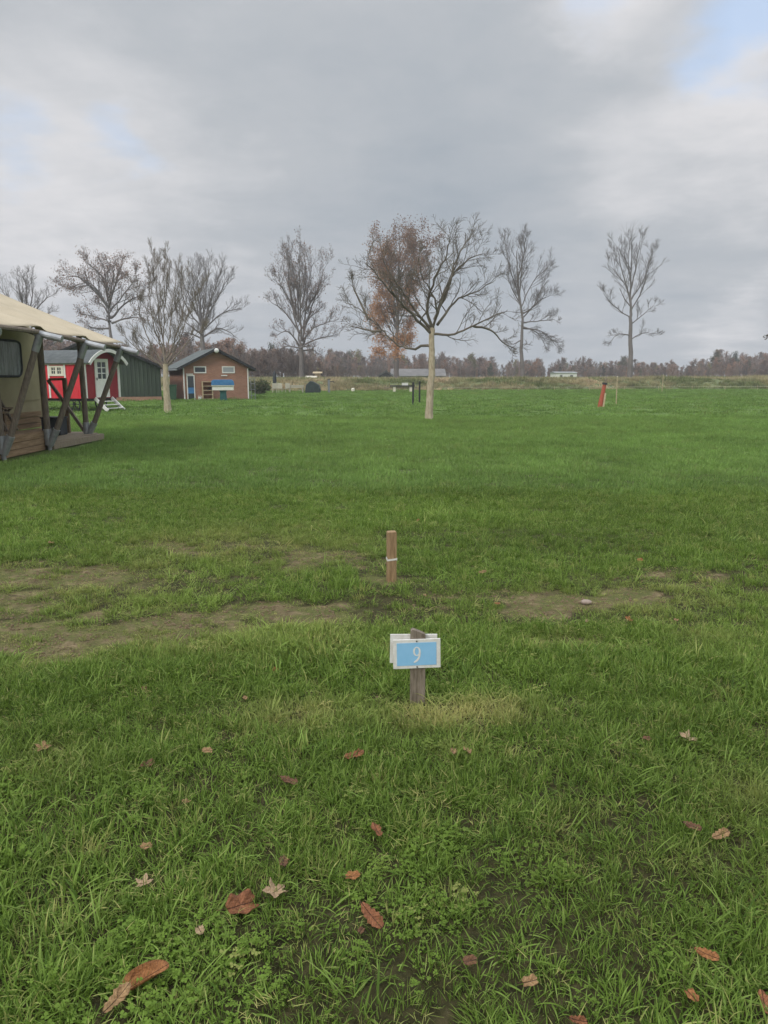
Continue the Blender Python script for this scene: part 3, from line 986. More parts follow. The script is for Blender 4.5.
def wood_band(name, label, x0, x1, Y0, Y1, n, hfn, seed, idxp, tint0=.22, base=0.0):
    r = np.random.default_rng(seed)
    Y = r.uniform(Y0, Y1, n)
    px = r.uniform(x0, x1, n)
    X = (px - 384) / F_PX * Y * 1.0
    topy = hfn(px) + 3.5 + r.uniform(-1.0, 8.0, n) + 3.5 * (fbm(px * .07, px * 0 + seed, 3) - .5)
    Z = 1.6 + (376.4 - topy) / F_PX * Y - base
    s = np.clip(Z / 10, .15, 3)
    idx = r.choice(5, n, p=idxp)
    rot = np.stack([np.zeros(n), np.zeros(n), r.uniform(0, 6.28, n)], -1)
    scl = np.stack([s * r.uniform(.8, 1.5, n), s * r.uniform(.8, 1.5, n), s], -1)
    pts = np.stack([X, Y, np.full(n, base)], -1)
    scatter(name, pts, rot, scl, idx, np.clip(r.normal(tint0, .3, n), 0, 1), r.uniform(.55, 1.3, n), wood_lib, label=label, cat='woodland')


def H_low(px):
    return H_right(px) + 5


def H_right(px):
    return np.interp(px, [240, 330, 385, 450, 480, 500, 560, 590, 620, 680, 700, 720, 768, 900],
                     [356, 352, 356, 357, 358, 361, 360, 359, 361, 362, 357, 354, 357, 356]) + 2.5 * np.sin(px * .21) * np.sin(px * .073)


wood_band('distant_woodland', 'far wood of bare russet trees along the horizon', 300, 900, 230, 330, 1150, H_right, 301, [.32, .26, .22, .14, .06])
wood_band('distant_woodland', 'low brown scrub filling the foot of the far wood', 300, 900, 215, 232, 700, H_low, 304, [.34, .3, .3, .02, .04])
wood_band('distant_woodland', 'closer grove of thin bare trees behind the garden table', 236, 345, 128, 165, 190,
          lambda px: np.interp(px, [236, 300, 320, 345], [350, 351, 362, 366]), 302, [.5, .1, .05, .33, .02], .15)
wood_band('distant_woodland', 'brown wood behind the barn and brick hut', -120, 250, 150, 200, 420,
          lambda px: np.interp(px, [-120, 20, 90, 150, 190, 250], [330, 345, 345, 350, 341, 346]), 303, [.3, .3, .2, .18, .02], .35)

# ------------------------------------------------------------------ rough grassy bank
def bank_h(x, y):
    px = 384 + F_PX * x / y
    top = 0.98 + 0.25 * np.clip((px - 560) / 200, 0, 1) + 0.25 * (fbm(x * .08, y * .08, 12) - .5)
    a = np.clip((y - edge(x)) / 5.0, 0, 1); a = a * a * (3 - 2 * a)
    return top * a + (fbm(x * .7, y * .7, 8) - .5) * .35 * a - 0.03 * (1 - a)


def edge(x):
    return 84 + 0.10 * x + 1.2 * np.sin(x * .21) + 7.0 * np.clip(x / 40, 0, 1)


def make_bank():
    xs = np.linspace(-130, 130, 521); ys = np.linspace(72, 135, 120)
    X, Y = np.meshgrid(xs, ys)
    Z = bank_h(X, Y)
    Z = np.where(Y > 128, Z * (135 - Y) / 7, Z)
    verts = np.stack([X, Y, Z], -1).reshape(-1, 3)
    nx = len(xs)
    i = np.arange(len(ys) - 1)[:, None] * nx + np.arange(nx - 1)[None, :]
    faces = np.stack([i, i + 1, i + nx + 1, i + nx], -1).reshape(-1, 4)
    m = varied('rough_bank', (0.09, 0.12, 0.045), (0.17, 0.185, 0.08), .7, .95, (1, 1, 1), .5, 6, c3=(0.27, 0.215, 0.12))
    o = bpy.data.objects.new('bank', arr_mesh('bank', verts, faces, 4, m, smooth=True)); col.objects.link(o)
    tag(o, kind='structure')
    r = np.random.default_rng(5)
    lib = library('bank_tufts', [blade_mesh('clump_a', 60, .5, .2, .6, .05, M['rough'], 1.0, 3, 31),
                                 blade_mesh('clump_b', 60, .45, .3, .8, .045, M['rough'], .8, 3, 32),
                                 blade_mesh('clump_c', 50, .5, .15, .4, .06, M['rough'], 1.3, 3, 33)])
    n = 22000
    Y = r.uniform(80, 126, n); X = r.uniform(-1, 1, n) * (Y * .62 + 3)
    k = Y > edge(X) + .4
    X, Y = X[k], Y[k]; n = len(X)
    s = r.uniform(.4, 1.1, n) * (.5 + fbm(X * .3, Y * .3, 44))
    px = 384 + F_PX * X / Y
    tint = np.clip(fbm(X * .15, Y * .4, 33) * 2.2 - .85 + .7 * np.exp(-((px - 437) / 14) ** 2) + .25 * np.exp(-((px - 530) / 50) ** 2), 0, 1)
    scatter('bank_grass', np.stack([X, Y, bank_h(X, Y) - .03], -1), np.stack([r.normal(0, .1, n), r.normal(0, .1, n), r.uniform(0, 6.28, n)], -1),
            np.stack([s, s, s], -1), r.integers(0, 3, n), tint, r.uniform(.8, 1.35, n), lib,
            label='rough tan and green grass tufts covering the bank beyond the lawn', cat='grass')


make_bank()

# ------------------------------------------------------------------ red gypsy wagon
def wagon():
    C = at(87, 401, 34.0)
    root = thing('shepherd_wagon', 'red wooden caravan wagon with arched grey roof and white trim', 'wagon', (C.x, 34.0, 0), R(-20))
    zf, zt, Wd, Ln = 0.60, 2.23, 2.25, 6.0

    def arch(y0, y1, z0, rise, n=14):
        return [(y0 + (y1 - y0) * i / n, z0 + rise * math.sin(math.pi * i / n) ** .8) for i in range(n + 1)]
    # side wall (boards, with gaps between) and end wall
    b = MB(); b.box((-Ln, 0.0, zf), (-0.02, 0.06, zt))
    for k in range(1, 40):
        x = -k * .15
        b.box((x - .004, -.006, zf + .01), (x + .004, -.0005, zt - .01))
    b.build('side_wall', M['red'], root)
    MB().box((-Ln, Wd - .06, zf), (-0.02, Wd, zt)).build('side_wall', M['red'], root)
    out = [(0.0, zf), (Wd, zf)] + list(reversed(arch(0.0, Wd, zt, .52)))
    m = MB()
    vs0 = [Vector((0.0, y, z)) for y, z in out]; vs1 = [Vector((-.05, y, z)) for y, z in out]
    n = len(out)
    m.add(vs0 + vs1, [tuple(range(n)), tuple(range(2 * n - 1, n - 1, -1))] + [(i, n + i, n + (i + 1) % n, (i + 1) % n) for i in range(n)])
    tag(m.build('end_wall', M['red_shaded'], root), 'red end wall with roof overhang shade painted in')
    # roof shell
    a_out = arch(-.18, Wd + .18, zt - .03, .62); a_in = arch(-.16, Wd + .16, zt - .07, .60)
    m = MB(); n = len(a_out)
    for x0, x1 in ((-Ln - .1, .40),):
        vs = [Vector((x0, y, z)) for y, z in a_out] + [Vector((x1, y, z)) for y, z in a_out] + \
             [Vector((x0, y, z)) for y, z in a_in] + [Vector((x1, y, z)) for y, z in a_in]
        fs = []
        for i in range(n - 1):
            fs += [(i, i + 1, n + i + 1, n + i), (2 * n + i, 3 * n + i, 3 * n + i + 1, 2 * n + i + 1)]
            fs += [(i, 2 * n + i, 2 * n + i + 1, i + 1), (n + i, n + i + 1, 3 * n + i + 1, 3 * n + i)]
        fs += [(0, n, 3 * n, 2 * n), (n - 1, 3 * n - 1, 4 * n - 1, 2 * n - 1)]
        m.add(vs, fs)
    rf = m.build('roof', M['felt'], root, smooth=False)
    # white arched fascia
    o2 = arch(-.20, Wd + .20, zt - .02, .64); i2 = arch(-.10, Wd + .10, zt - .13, .60)
    m = MB(); n = len(o2)
    vs = []
    for x in (.40, .44):
        vs += [Vector((x, y, z)) for y, z in o2] + [Vector((x, y, z)) for y, z in i2]
    fs = []
    for i in range(n - 1):
        fs += [(i, i + 1, n + i + 1, n + i), (2 * n + i, 3 * n + i, 3 * n + i + 1, 2 * n + i + 1),
               (i, 2 * n + i, 2 * n + i + 1, i + 1), (n + i, n + i + 1, 3 * n + i + 1, 3 * n + i)]
    m.add(vs, fs).build('fascia', M['white'], rf)
    MB().box((-Ln, -.05, zt - .10), (.38, -.008, zt - .02)).build('eave_trim', M['cream'], rf)
    for (x0, y0, x1, y1) in ((-.10, -.035, .03, .05), (-.02, Wd - .10, .035, Wd + .03), (-1.18, -.03, -1.09, -.007), (-2.12, -.03, -2.03, -.007),
                             (-3.6, -.03, -3.5, -.007)):
        MB().box((x0, y0, zf + .02), (x1, y1, zt - .04)).build('trim_board', M['white'], root)
    # side window
    w = MB()
    x0, x1, z0, z1 = -2.03, -1.18, 1.62, 2.08
    w.box((x0, -.045, z0), (x1, -.008, z0 + .10)).box((x0, -.045, z1 - .08), (x1, -.008, z1))
    w.box((x0, -.045, z0 + .10), (x0 + .15, -.008, z1 - .08)).box((x1 - .15, -.045, z0 + .10), (x1, -.008, z1 - .08))
    w.box(((x0 + x1) / 2 - .06, -.045, z0 + .10), ((x0 + x1) / 2 + .06, -.008, z1 - .08))
    for c in (x0 + .257, x1 - .257):
        w.box((c - .012, -.04, z0 + .10), (c + .012, -.014, z1 - .08))
    w.box((x0 + .15, -.038, (z0 + z1) / 2 - .002), (x1 - .15, -.016, (z0 + z1) / 2 + .022))
    wf = w.build('window', M['cream'], root)
    MB().box((x0 + .15, -.013, z0 + .10), (x1 - .15, -.006, z1 - .08)).build('pane', M['glass'], wf)
    # door
    y0, y1, z0, z1 = .60, 1.50, .64, 2.40
    d = MB(); d.box((.002, y0, z0), (.05, y1, z0 + .85))
    d.box((.002, y0, z0 + .85), (.05, y0 + .17, z1)).box((.002, y1 - .17, z0 + .85), (.05, y1, z1)).box((.002, y0 + .17, z1 - .15), (.05, y1 - .17, z1))
    ym = (y0 + y1) / 2
    d.box((.012, ym - .022, z0 + .85), (.045, ym + .022, z1 - .15))
    for k in (1, 2):
        zz = z0 + .85 + k * (z1 - .15 - z0 - .85) / 3
        d.box((.014, y0 + .17, zz - .02), (.043, y1 - .17, zz + .02))
    dd = d.build('door', M['white'], root)
    MB().box((.003, y0 + .17, z0 + .85), (.010, y1 - .17, z1 - .15)).build('pane', M['glass'], dd)
    MB().box((.055, y0 + .06, z0 + .78), (.085, y0 + .09, z0 + .90)).build('handle', M['black'], dd)
    # running gear
    MB().box((-Ln + .1, .15, zf - .12), (-.1, Wd - .15, zf - .004)).build('chassis', M['black'], root)
    for (wx, wy) in ((-.9, .18), (-.9, Wd - .3), (-4.8, .18), (-4.8, Wd - .3)):
        wh = MB(); rr = .33
        ring = [Vector((wx + rr * math.cos(a), wy, .34 + rr * math.sin(a))) for a in [i * math.pi / 10 for i in range(21)]]
        wh.tube(ring, .035, 6, cap=False)
        for k in range(6):
            a = k * math.pi / 3
            wh.beam((wx, wy, .34), (wx + rr * math.cos(a), wy, .34 + rr * math.sin(a)), .03)
        wh.tube([(wx, wy - .06, .34), (wx, wy + .06, .34)], .06, 8)
        wh.build('wheel', M['black'], root)
    # steps
    for y in (.50, 1.62):
        MB().beam((.03, y, .60), (.72, y, .03), .05, .15).build('step_stringer', M['white'], root)
    tr = MB()
    for k in range(3):
        x = .20 + .20 * k; tr.box((x - .1, .53, .44 - k * .155), (x + .1, 1.59, .47 - k * .155))
    tr.build('tread', M['white'], root)


wagon()

# ------------------------------------------------------------------ green barn
def barn():
    Yb = 50.0
    phi = R(24); w = 4.05; D = 11.0; zb = .28
    r_ = at(162, 401, Yb); ze = at(162, 367, Yb).z; za = at(96, 338, Yb - w * math.sin(phi)).z
    root = thing('green_barn', 'dark green corrugated barn with low brick base behind the wagon', 'barn',
                 (r_.x - w * math.cos(phi), Yb - w * math.sin(phi), 0), phi)
    MB().box((-w, 0, -.05), (w, D, zb)).build('brick_base', M['brick_low'], root)
    m = MB(); n = int(2 * w / .25); outl = []
    pts = []
    for i in range(n + 1):
        x = -w + 2 * w * i / n
        for dx, dy in ((0, 0), (.07, 0), (.09, -.03), (.16, -.03), (.18, 0)):
            if x + dx <= w: pts.append((x + dx, dy))
    top = lambda x: za - (za - ze) * abs(x) / w - .02
    vs = []; fs = []
    for x, y in pts:
        vs += [Vector((x, y - .003 + .0, zb)), Vector((x, y - .003, top(x)))]
    for i in range(len(pts) - 1):
        fs.append((2 * i, 2 * i + 2, 2 * i + 3, 2 * i + 1))
    m.add(vs, fs)
    m.prism([(-w, zb + .004), (w, zb + .004), (w, ze - .02), (0, za - .02), (-w, ze - .02)], .03, D)
    m.build('wall', M['green_metal'], root)
    rf = MB(); sl = (za - ze) / w; o = .25
    for s in (-1, 1):
        rf.prism([(0, za + .005), (s * (w + o), ze - sl * o + .005), (s * (w + o), ze - sl * o + .10), (0, za + .10)], -.35, D + .3)
    rr = rf.build('roof', M['felt'], root)
    tr = MB()
    for s in (-1, 1):
        tr.beam((0, -.37, za + .02), (s * (w + o), -.37, ze - sl * o + .02), .03, .16)
    tr.build('verge_trim', M['black'], rr)


barn()

# ------------------------------------------------------------------ brick hut
def hut():
    Y0 = 51.0; phi = R(24)
    c = at(184, 400, Y0)
    root = thing('brick_hut', 'small brown brick hut with grey gable roof and white corner pipes', 'building', (c.x, Y0, 0), phi)
    ex = Vector((math.cos(phi), math.sin(phi), 0)); O = Vector((c.x, Y0, 0))

    def wz(px, py, off=0.0):
        u = (px - 384) / F_PX; v = (512 - py) / F_PX
        d = Vector((u, CP + v * SP, -SP + v * CP)); cpos = Vector((0, 0, CAM_H))
        nrm = Vector((math.sin(phi), -math.cos(phi), 0))
        t = (O + nrm * off - cpos).dot(nrm) / d.dot(nrm)
        p = cpos + d * t
        return (p - O).dot(ex), p.z
    W = wz(249, 395)[0]; D = 6.2
    ze = 2.22; za = wz(216, 350)[1]
    MB().prism([(0, -.05), (W, -.05), (W, ze), (W / 2, za - .06), (0, ze)], 0, D).build('wall', M['brick'], root)
    rf = MB(); sl = (za - ze) / (W / 2); o = .42
    for s in (-1, 1):
        xm = W / 2
        rf.prism([(xm, za), (xm + s * (W / 2 + o), ze - sl * o + .03), (xm + s * (W / 2 + o), ze - sl * o + .15), (xm, za + .13)], -.40, D + .3)
    rr = rf.build('roof', M['roof_tile'], root)
    g = MB()
    for s in (-1, 1):
        g.beam((W / 2, -.42, za + .04), (W / 2 + s * (W / 2 + o), -.42, ze - sl * o + .06), .03, .17)
    g.build('bargeboard', M['black'], rr)
    g = MB()
    for s in (-1, 1):
        x = W / 2 + s * (W / 2 + o + .05)
        g.tube([(x, -.3, ze - sl * o + .02), (x, D, ze - sl * o + .02)], .05, 8)
    g.build('gutter', M['grey'], rr)
    for x in (.05, W - .05):
        MB().tube([(x, -.06, 0), (x, -.06, ze - .06)], .045, 8).build('downpipe', M['white'], root)
    # door
    (x0, z1), (x1, _) = wz(186.3, 375), wz(194.3, 375)
    d = MB(); d.box((x0, -.05, 0.02), (x0 + .06, -.003, z1)).box((x1 - .06, -.05, .02), (x1, -.003, z1)).box((x0 + .06, -.05, z1 - .07), (x1 - .06, -.003, z1))
    dr = d.build('door', M['white'], root)
    MB().box((x0 + .06, -.03, .05), (x1 - .06, -.006, z1 - .07)).build('pane', M['glass'], dr)
    MB().box((x0 + .07, -.05, .45), (x1 - .07, -.034, .85)).build('panel', M['blue'], dr)
    MB().box((x0 - .02, -.09, z1 + .02), (x1 - .10, -.01, z1 + .09)).build('door_light', M['white'], root)
    for k, (a, b_) in enumerate(((193.5, 206), (221.8, 234.5))):
        (x0, z1), (x1, _) = wz(a, 366.2), wz(b_, 366.2); z0 = wz(a, 373.2)[1]
        f = MB(); t = .075
        f.box((x0, -.05, z0), (x1, -.003, z0 + t)).box((x0, -.05, z1 - t), (x1, -.003, z1))
        f.box((x0, -.05, z0 + t), (x0 + t, -.003, z1 - t)).box((x1 - t, -.05, z0 + t), (x1, -.003, z1 - t))
        wf = f.build('window', M['white'], root)
        MB().box((x0 + t, -.03, z0 + t), (x1 - t, -.008, z1 - t)).build('pane', M['glass'] if k == 0 else M['glass_pale'], wf)
    x0, z0 = wz(221, 375.6); x1 = wz(227, 375)[0]
    MB().box((x0, -.08, z0 - .03), (x1, -.01, z0 + .04)).build('wall_light', M['white'], root)
    # round lamp at the gable tip
    m = MB(); cx, cz = W / 2, za - .05
    prof = [(0, .16), (.08, .15), (.13, .10), (.14, .0)]
    n = 14; vs = []; fs = []
    for (dy, r_) in prof:
        for k in range(n):
            a = 2 * math.pi * k / n; vs.append(Vector((cx + max(r_, .001) * math.cos(a), -.45 - dy, cz + max(r_, .001) * math.sin(a))))
    for i in range(len(prof) - 1):
        for k in range(n):
            fs.append((i * n + k, (i + 1) * n + k, (i + 1) * n + (k + 1) % n, i * n + (k + 1) % n))
    fs.append(tuple(range(n)))
    m.add(vs, fs).build('gable_lamp', M['white'], root, smooth=True)
    # wooden shelf rack against the wall
    x0 = wz(201.3, 381)[0]; x1, z1 = wz(211.8, 381.3)
    p = O + ex * x0; p = p + Vector((math.sin(phi), -math.cos(phi), 0)) * .32
    rk = thing('shelf_rack', 'pale wooden shelf rack leaning at the brick hut wall', 'shelf', (p.x, p.y, 0), phi)
    w = x1 - x0
    for x in (0, w - .05):
        MB().box((x, 0, 0), (x + .05, .28, z1)).build('side_panel', M['tan'], rk)
    for k in range(5):
        z = .05 + k * (z1 - .1) / 4
        MB().box((.052, 0, z), (w - .052, .28, z + .04)).build('shelf', M['tan'], rk)
    pt = thing('shoe', 'dark boot lying on a shelf of the wooden rack', 'boot', (p.x + ex.x * (w * .7), p.y + ex.y * w * .7, .05 + 2 * (z1 - .1) / 4 + .04), phi)
    MB().box((-.14, .02, 0), (.14, .2, .07)).box((.0, .03, .07), (.14, .19, .22)).build('upper', M['black'], pt, bevel=.02)
    # bucket
    q = wz(199, 399)[0]; p = O + ex * q + Vector((math.sin(phi), -math.cos(phi), 0)) * .4
    m = MB(); m.tube([(0, 0, 0), (0, 0, .24)], [.10, .13], 14)
    m.tube([(.13 * math.cos(a), 0, .22 + .13 * math.sin(a)) for a in [i * math.pi / 8 for i in range(9)]], .006, 5)
    o = m.build('bucket', M['white']); o.location = (p.x, p.y, 0)
    tag(o, 'small white bucket at the foot of the brick hut by the rack', 'bucket')


hut()

# blue covered stand on a teal pedestal in front of the hut
p = at(223.5, 400, 49.3)
root = thing('covered_stand', 'blue and white covered stand on dark teal pedestal before the brick hut', 'stand', (p.x, 49.3, 0), R(10))
k = 49.3 / F_PX
w = 22 * k / 2
MB().prism([(-.27, 0), (.27, 0), (.22, .12), (.20, .60), (.28, .70), (-.28, .70), (-.20, .60), (-.22, .12)], -.2, .2).build('pedestal', M['teal'], root)
MB().box((-w + .05, -.36, .70), (w - .05, .36, .98)).build('tray', M['white'], root, bevel=.02)
cv = MB()
cv.prism([(-w, 0), (w, 0), (w - .04, .27), (w - .16, .36), (-w + .16, .36), (-w + .02, .27)], -.45, .40, Matrix.Translation((0, 0, 1.03)))
cv.build('cover', M['blue'], root, bevel=.02)
MB().box((-w + .02, -.43, .985), (w - .02, .41, 1.025)).build('rim', M['white'], root)

# green bin beside the hut
p = at(172.4, 400, 50.6)
root = thing('wheelie_bin', 'dark green bin at the left wall of the brick hut', 'bin', (p.x, 50.6, 0), R(20))
MB().prism([(-.24, .06), (.24, .06), (.30, .98), (-.30, .98)], -.3, .3).build('body', M['bin_green'], root, bevel=.02)
MB().box((-.32, -.34, .985), (.32, .34, 1.05)).build('lid', M['bin_green'], root, bevel=.02)
for s in (-1, 1):
    MB().tube([(s * .18, .30, .09), (s * .24, .30, .09)], .09, 12).build('wheel', M['black'], root)

# post and shrub just right of hut
p = at(253.3, 398, 52.5)
root = thing('washing_rack', 'thin dark metal rack standing right beside the brick hut', 'rack', (p.x, 52.5, 0), 0)
for x in (-.14, .14): MB().tube([(x, 0, 0), (x, 0, 1.45)], .025, 6).build('upright', M['grey'], root)
for z in (.3, .7, 1.1, 1.43): MB().tube([(-.12, 0, z), (.12, 0, z)], .02, 6).build('rail', M['grey'], root)


def bush(name, label, px, Y, w, h, seed, mat='wood_dark', group=None, z=0):
    t = Tree(seed); r = t.r
    P = dict(wig=.16, up=.4, rmin=.012, ang=40, ratio=.5, n=[5, 5, 4], maxlen=h * .6, minlen=.15)
    p = at(px, 380, Y)
    for k in range(9):
        a = r.uniform(0, 6.28); b = Vector((r.gauss(0, w * .02), r.gauss(0, w * .02), -.05))
        t.grow(b, Vector((math.cos(a) * .7, math.sin(a) * .7, 1.1)), h * r.uniform(.5, .95), .03, 0, 2, P)
    root = thing(name, label, 'shrub', (p.x, Y, z), 0, group)
    o = bpy.data.objects.new('stems', t.mesh('stems', M['twig'], 0, 9)); col.objects.link(o); o.parent = root
    lm = leaf_mesh('foliage', t.tips(1), .8, .09, .12, M[mat], r, None, 3)
    o = bpy.data.objects.new('foliage', lm); col.objects.link(o); o.parent = root
    return root


M['shrub_leaf'] = leafy('shrub_leaf', [(0, (0.05, 0.07, 0.03)), (0.6, (0.10, 0.125, 0.05)), (1, (0.17, 0.15, 0.07))], .25, .7)
bush('shrub', 'rough green shrub directly right of the brick hut', 258, 66, 2.2, 1.5, 401, 'shrub_leaf')
bush('shrub', 'low green shrub between the hut and the garden chairs', 266, 80, 1.8, .9, 407, 'shrub_leaf')

# ------------------------------------------------------------------ safari tent on timber frame
def tent():
    root = thing('safari_tent', 'tan canvas safari tent on leaning timber posts over a wooden deck', 'tent', (-8.5, 16, 0))
    off = Vector((-8.5, 16, 0))

    def B(m, name, mat, par=root, **kw):
        m.v = [tuple(Vector(v) - off) for v in m.v]
        return m.build(name, mat, par, **kw)
    feet = [(3, 458, 14.3), (50, 450, 16.2), (88, 440, 18.6)]
    tops = [(40, 334, 14.3), (85.5, 343, 16.2), (121, 348.5, 18.6)]
    F3 = [at(*f) for f in feet]; T3 = [at(*t) for t in tops]
    ft2 = list(F3)
    # one more bay towards the camera, outside the picture
    ft = [Vector((F3[0].x, 12.0, .02)), Vector((F3[0].x + .02, 14.3, .02)), Vector((F3[1].x, 16.2, .02)), Vector((F3[2].x, 18.6, .02))]
    tp = [Vector((T3[0].x, 12.0, T3[0].z))] + T3
    ridge_x, ridge_z = -10.4, 4.05
    for f, t in zip(ft, tp):
        t = Vector((t.x, f.y, t.z))
        d = (t - f).normalized()
        B(MB().tube([f + d * .35, t - d * .22], .062, 12), 'leaning_post', M['timber_dark'], smooth=False)
        vt = Vector((f.x - .04, f.y, 2.62))
        B(MB().tube([f + Vector((-.02, 0, .33)), vt], .066, 12), 'upright_post', M['timber_dark'])
        # foot bracket
        m = MB(); m.tube([f + Vector((0, 0, -.02)), f + Vector((0, 0, .16))], .045, 10)
        m.tube([f + Vector((-.01, 0, .10)), f + Vector((-.02, 0, .45))], .082, 12)
        m.tube([f + Vector((0, 0, .10)), f + d * .48], .080, 12)
        B(m, 'foot_bracket', M['galv'])
        # elbow and protruding rafter end
        rd = (Vector((t.x, f.y, t.z)) - Vector((ridge_x, f.y, ridge_z))).normalized()
        rd2 = Vector((rd.x, rd.y, rd.z * .55)).normalized()
        m = MB(); m.tube([t - d * .34, t - d * .02], .072, 12); m.tube([t - rd2 * .10, t + rd2 * .40], .064, 12)
        m.tube([t + rd2 * .39, t + rd2 * .42], .067, 12)
        B(m, 'corner_bracket', M['galv'])
        B(MB().tube([t - rd2 * .1, Vector((ridge_x, f.y, ridge_z - .30))], .05, 10), 'rafter', M['timber_dark'])
    # canvas roof: sags between the rafters, wavy along the eave
    ys = np.linspace(10.9, 18.75, 60)
    ey = [11.99, 14.3, 16.2, 18.6]; ex_ = [t.x + .02 for t in tp]; ez = [t.z + .15 for t in tp]
    V = []; nv = 26
    for y in ys:
        x_e = float(np.interp(y, ey, ex_)); z_e = float(np.interp(y, ey, ez))
        ph = 0
        for a, b_ in zip(ey[:-1], ey[1:]):
            if a <= y <= b_: ph = math.sin(math.pi * (y - a) / (b_ - a))
        if y < ey[0]: ph = math.sin(math.pi * .5 * min(1, (ey[0] - y) / 1.2))
        for j in range(nv):
            s = j / (nv - 1)
            x = ridge_x + (x_e - ridge_x) * s - .20 * ph * (s ** 4)
            z = ridge_z + (z_e - ridge_z) * s - .05 * math.sin(math.pi * s) - .10 * ph * math.sin(math.pi * s) - .05 * ph * s
            V.append((x, y, z))
    Fc = []
    ny = len(ys)
    for i in range(ny - 1):
        for j in range(nv - 1):
            k = i * nv + j; Fc.append((k, k + 1, k + nv + 1, k + nv))
    m = MB(); m.add(V, Fc)
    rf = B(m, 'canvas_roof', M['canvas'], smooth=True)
    md = rf.modifiers.new('solid', 'SOLIDIFY'); md.thickness = .012
    V2 = []  # back slope
    for y in ys[::6]:
        V2 += [(ridge_x, y, ridge_z), (ridge_x - 2.2, y, ridge_z - 1.1), (ridge_x - 3.9, y, 2.3)]
    n2 = len(ys[::6]); m = MB(); m.add(V2, [(3 * i + j, 3 * i + j + 3, 3 * i + j + 4, 3 * i + j + 1) for i in range(n2 - 1) for j in (0, 1)])
    b2 = B(m, 'canvas_roof', M['canvas'], smooth=True); b2.modifiers.new('solid', 'SOLIDIFY').thickness = .012
    # eave hem (darker webbing) and eave pole under the cloth
    pts = [Vector((float(np.interp(y, ey, ex_)) - .05, y, float(np.interp(y, ey, ez)) - .11)) for y in (11.0, 12, 14.3, 16.2, 18.6)]
    B(MB().tube(pts, .045, 8), 'eave_pole', M['timber_dark'])
    # inner tent body
    xw = -8.75; yw0, yw1, zd, zw = 11.2, 19.15, .42, 3.0
    m = MB(); m.box((xw - 4.2, yw0, zd), (xw, yw1, zw - .35))
    m.add([(xw, yw0, zw - .352), (xw, yw1, zw - .352), (xw - .9, yw1, zw + .55), (xw - .9, yw0, zw + .55)], [(0, 1, 2, 3)])
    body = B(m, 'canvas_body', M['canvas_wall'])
    # seams
    m = MB(); m.box((xw + .002, yw0, 1.02), (xw + .014, yw1, 1.05)); m.box((xw + .002, 19.06, zd), (xw + .03, 19.17, zw - .4))
    B(m, 'seam', M['canvas_wall'])
    # window with clear film, rounded lower corners
    wy0, wy1, wz0, wz1 = 15.7, 18.15, 1.60, 2.42
    pl = []
    rr = .22
    for cx, cz, a0 in ((wy1 - rr, wz1 - .08, 0), (wy0 + rr, wz1 - .08, 90), (wy0 + rr, wz0 + rr, 180), (wy1 - rr, wz0 + rr, 270)):
        r_ = rr if cz < 2 else .08
        for k in range(6):
            a = R(a0 + k * 18); pl.append((cx + (rr if cz < 2 else rr) * math.cos(a), cz + (rr if cz < 2 else .08) * math.sin(a)))
    n = len(pl)
    m = MB(); m.add([(xw + .02, y, z) for y, z in pl] + [(xw + .004, y, z) for y, z in pl],
                    [tuple(range(n))] + [(i, (i + 1) % n, n + (i + 1) % n, n + i) for i in range(n)])
    wn = B(m, 'window', M['clear_film'])
    m = MB(); m.tube([(xw + .02, y, z) for y, z in pl] + [(xw + .02, *pl[0])], .028, 6, cap=False)
    o = B(m, 'window_border', M['dark_fabric']); o.parent = wn
    # deck
    m = MB()
    y = 11.0
    while y < 16.15:
        m.box((-13.2, y, .40), (-7.45, y + .135, .435)); y += .142
    dk = B(m, 'deck', M['deck'])
    m = MB()
    for z0 in (.02, .155, .29):
        m.box((-7.446, 11.0, z0), (-7.418, 16.18, z0 + .125))
        m.box((-13.2, 16.18, z0), (-7.45, 16.205, z0 + .125))
    o = B(m, 'deck_fascia', M['deck'])
    m = MB()
    y = 16.25
    while y < 19.2:
        m.box((-13.2, y, .16), (-7.62, y + .135, .19)); y += .142
    B(m, 'deck_step', M['grey_timber'])
    m = MB(); m.beam((-7.30, 16.25, .09), (-7.22, 18.95, .09), .09, .14); m.box((-7.62, 16.25, .158), (-7.30, 18.9, .186)); m.box((-7.62, 18.95, .02), (-7.2, 19.05, .15))
    B(m, 'edge_beam', M['grey_timber'])
    # rear body base boards seen under the canvas
    m = MB()
    for z0 in (.20, .34, .48, .62):
        m.box((xw - .01 + .015, 16.3, z0), (xw + .05, 18.9, z0 + .12))
    B(m, 'base_board', M['deck'])
    # far railing with brace
    m = MB(); yr = 18.85
    a = at(48, 380, yr); b_ = at(86, 433, yr)
    m.beam(a, b_, .07, .07)
    B(m, 'brace', M['timber_dark'])
    m = MB(); t0 = at(64, 379, yr); m.beam((t0.x, yr + .03, .18), (t0.x, yr + .03, t0.z), .09)
    t1 = at(49, 379.5, yr); m.beam(Vector((t0.x + .05, yr, t0.z)), t1, .06)
    B(m, 'railing', M['timber'])
    return root


tent()
# dark crate/box under the railing
p = at(54, 425, 18.2)
root = thing('storage_box', 'dark grey storage box on the deck under the far railing', 'box', (p.x, 18.2, .19), 0)
MB().box((-.22, -.2, 0), (.24, .2, .40)).build('body', M['dark_fabric'], root, bevel=.015)
MB().box((-.24, -.22, .403), (.26, .22, .44)).build('lid', M['black'], root, bevel=.01)
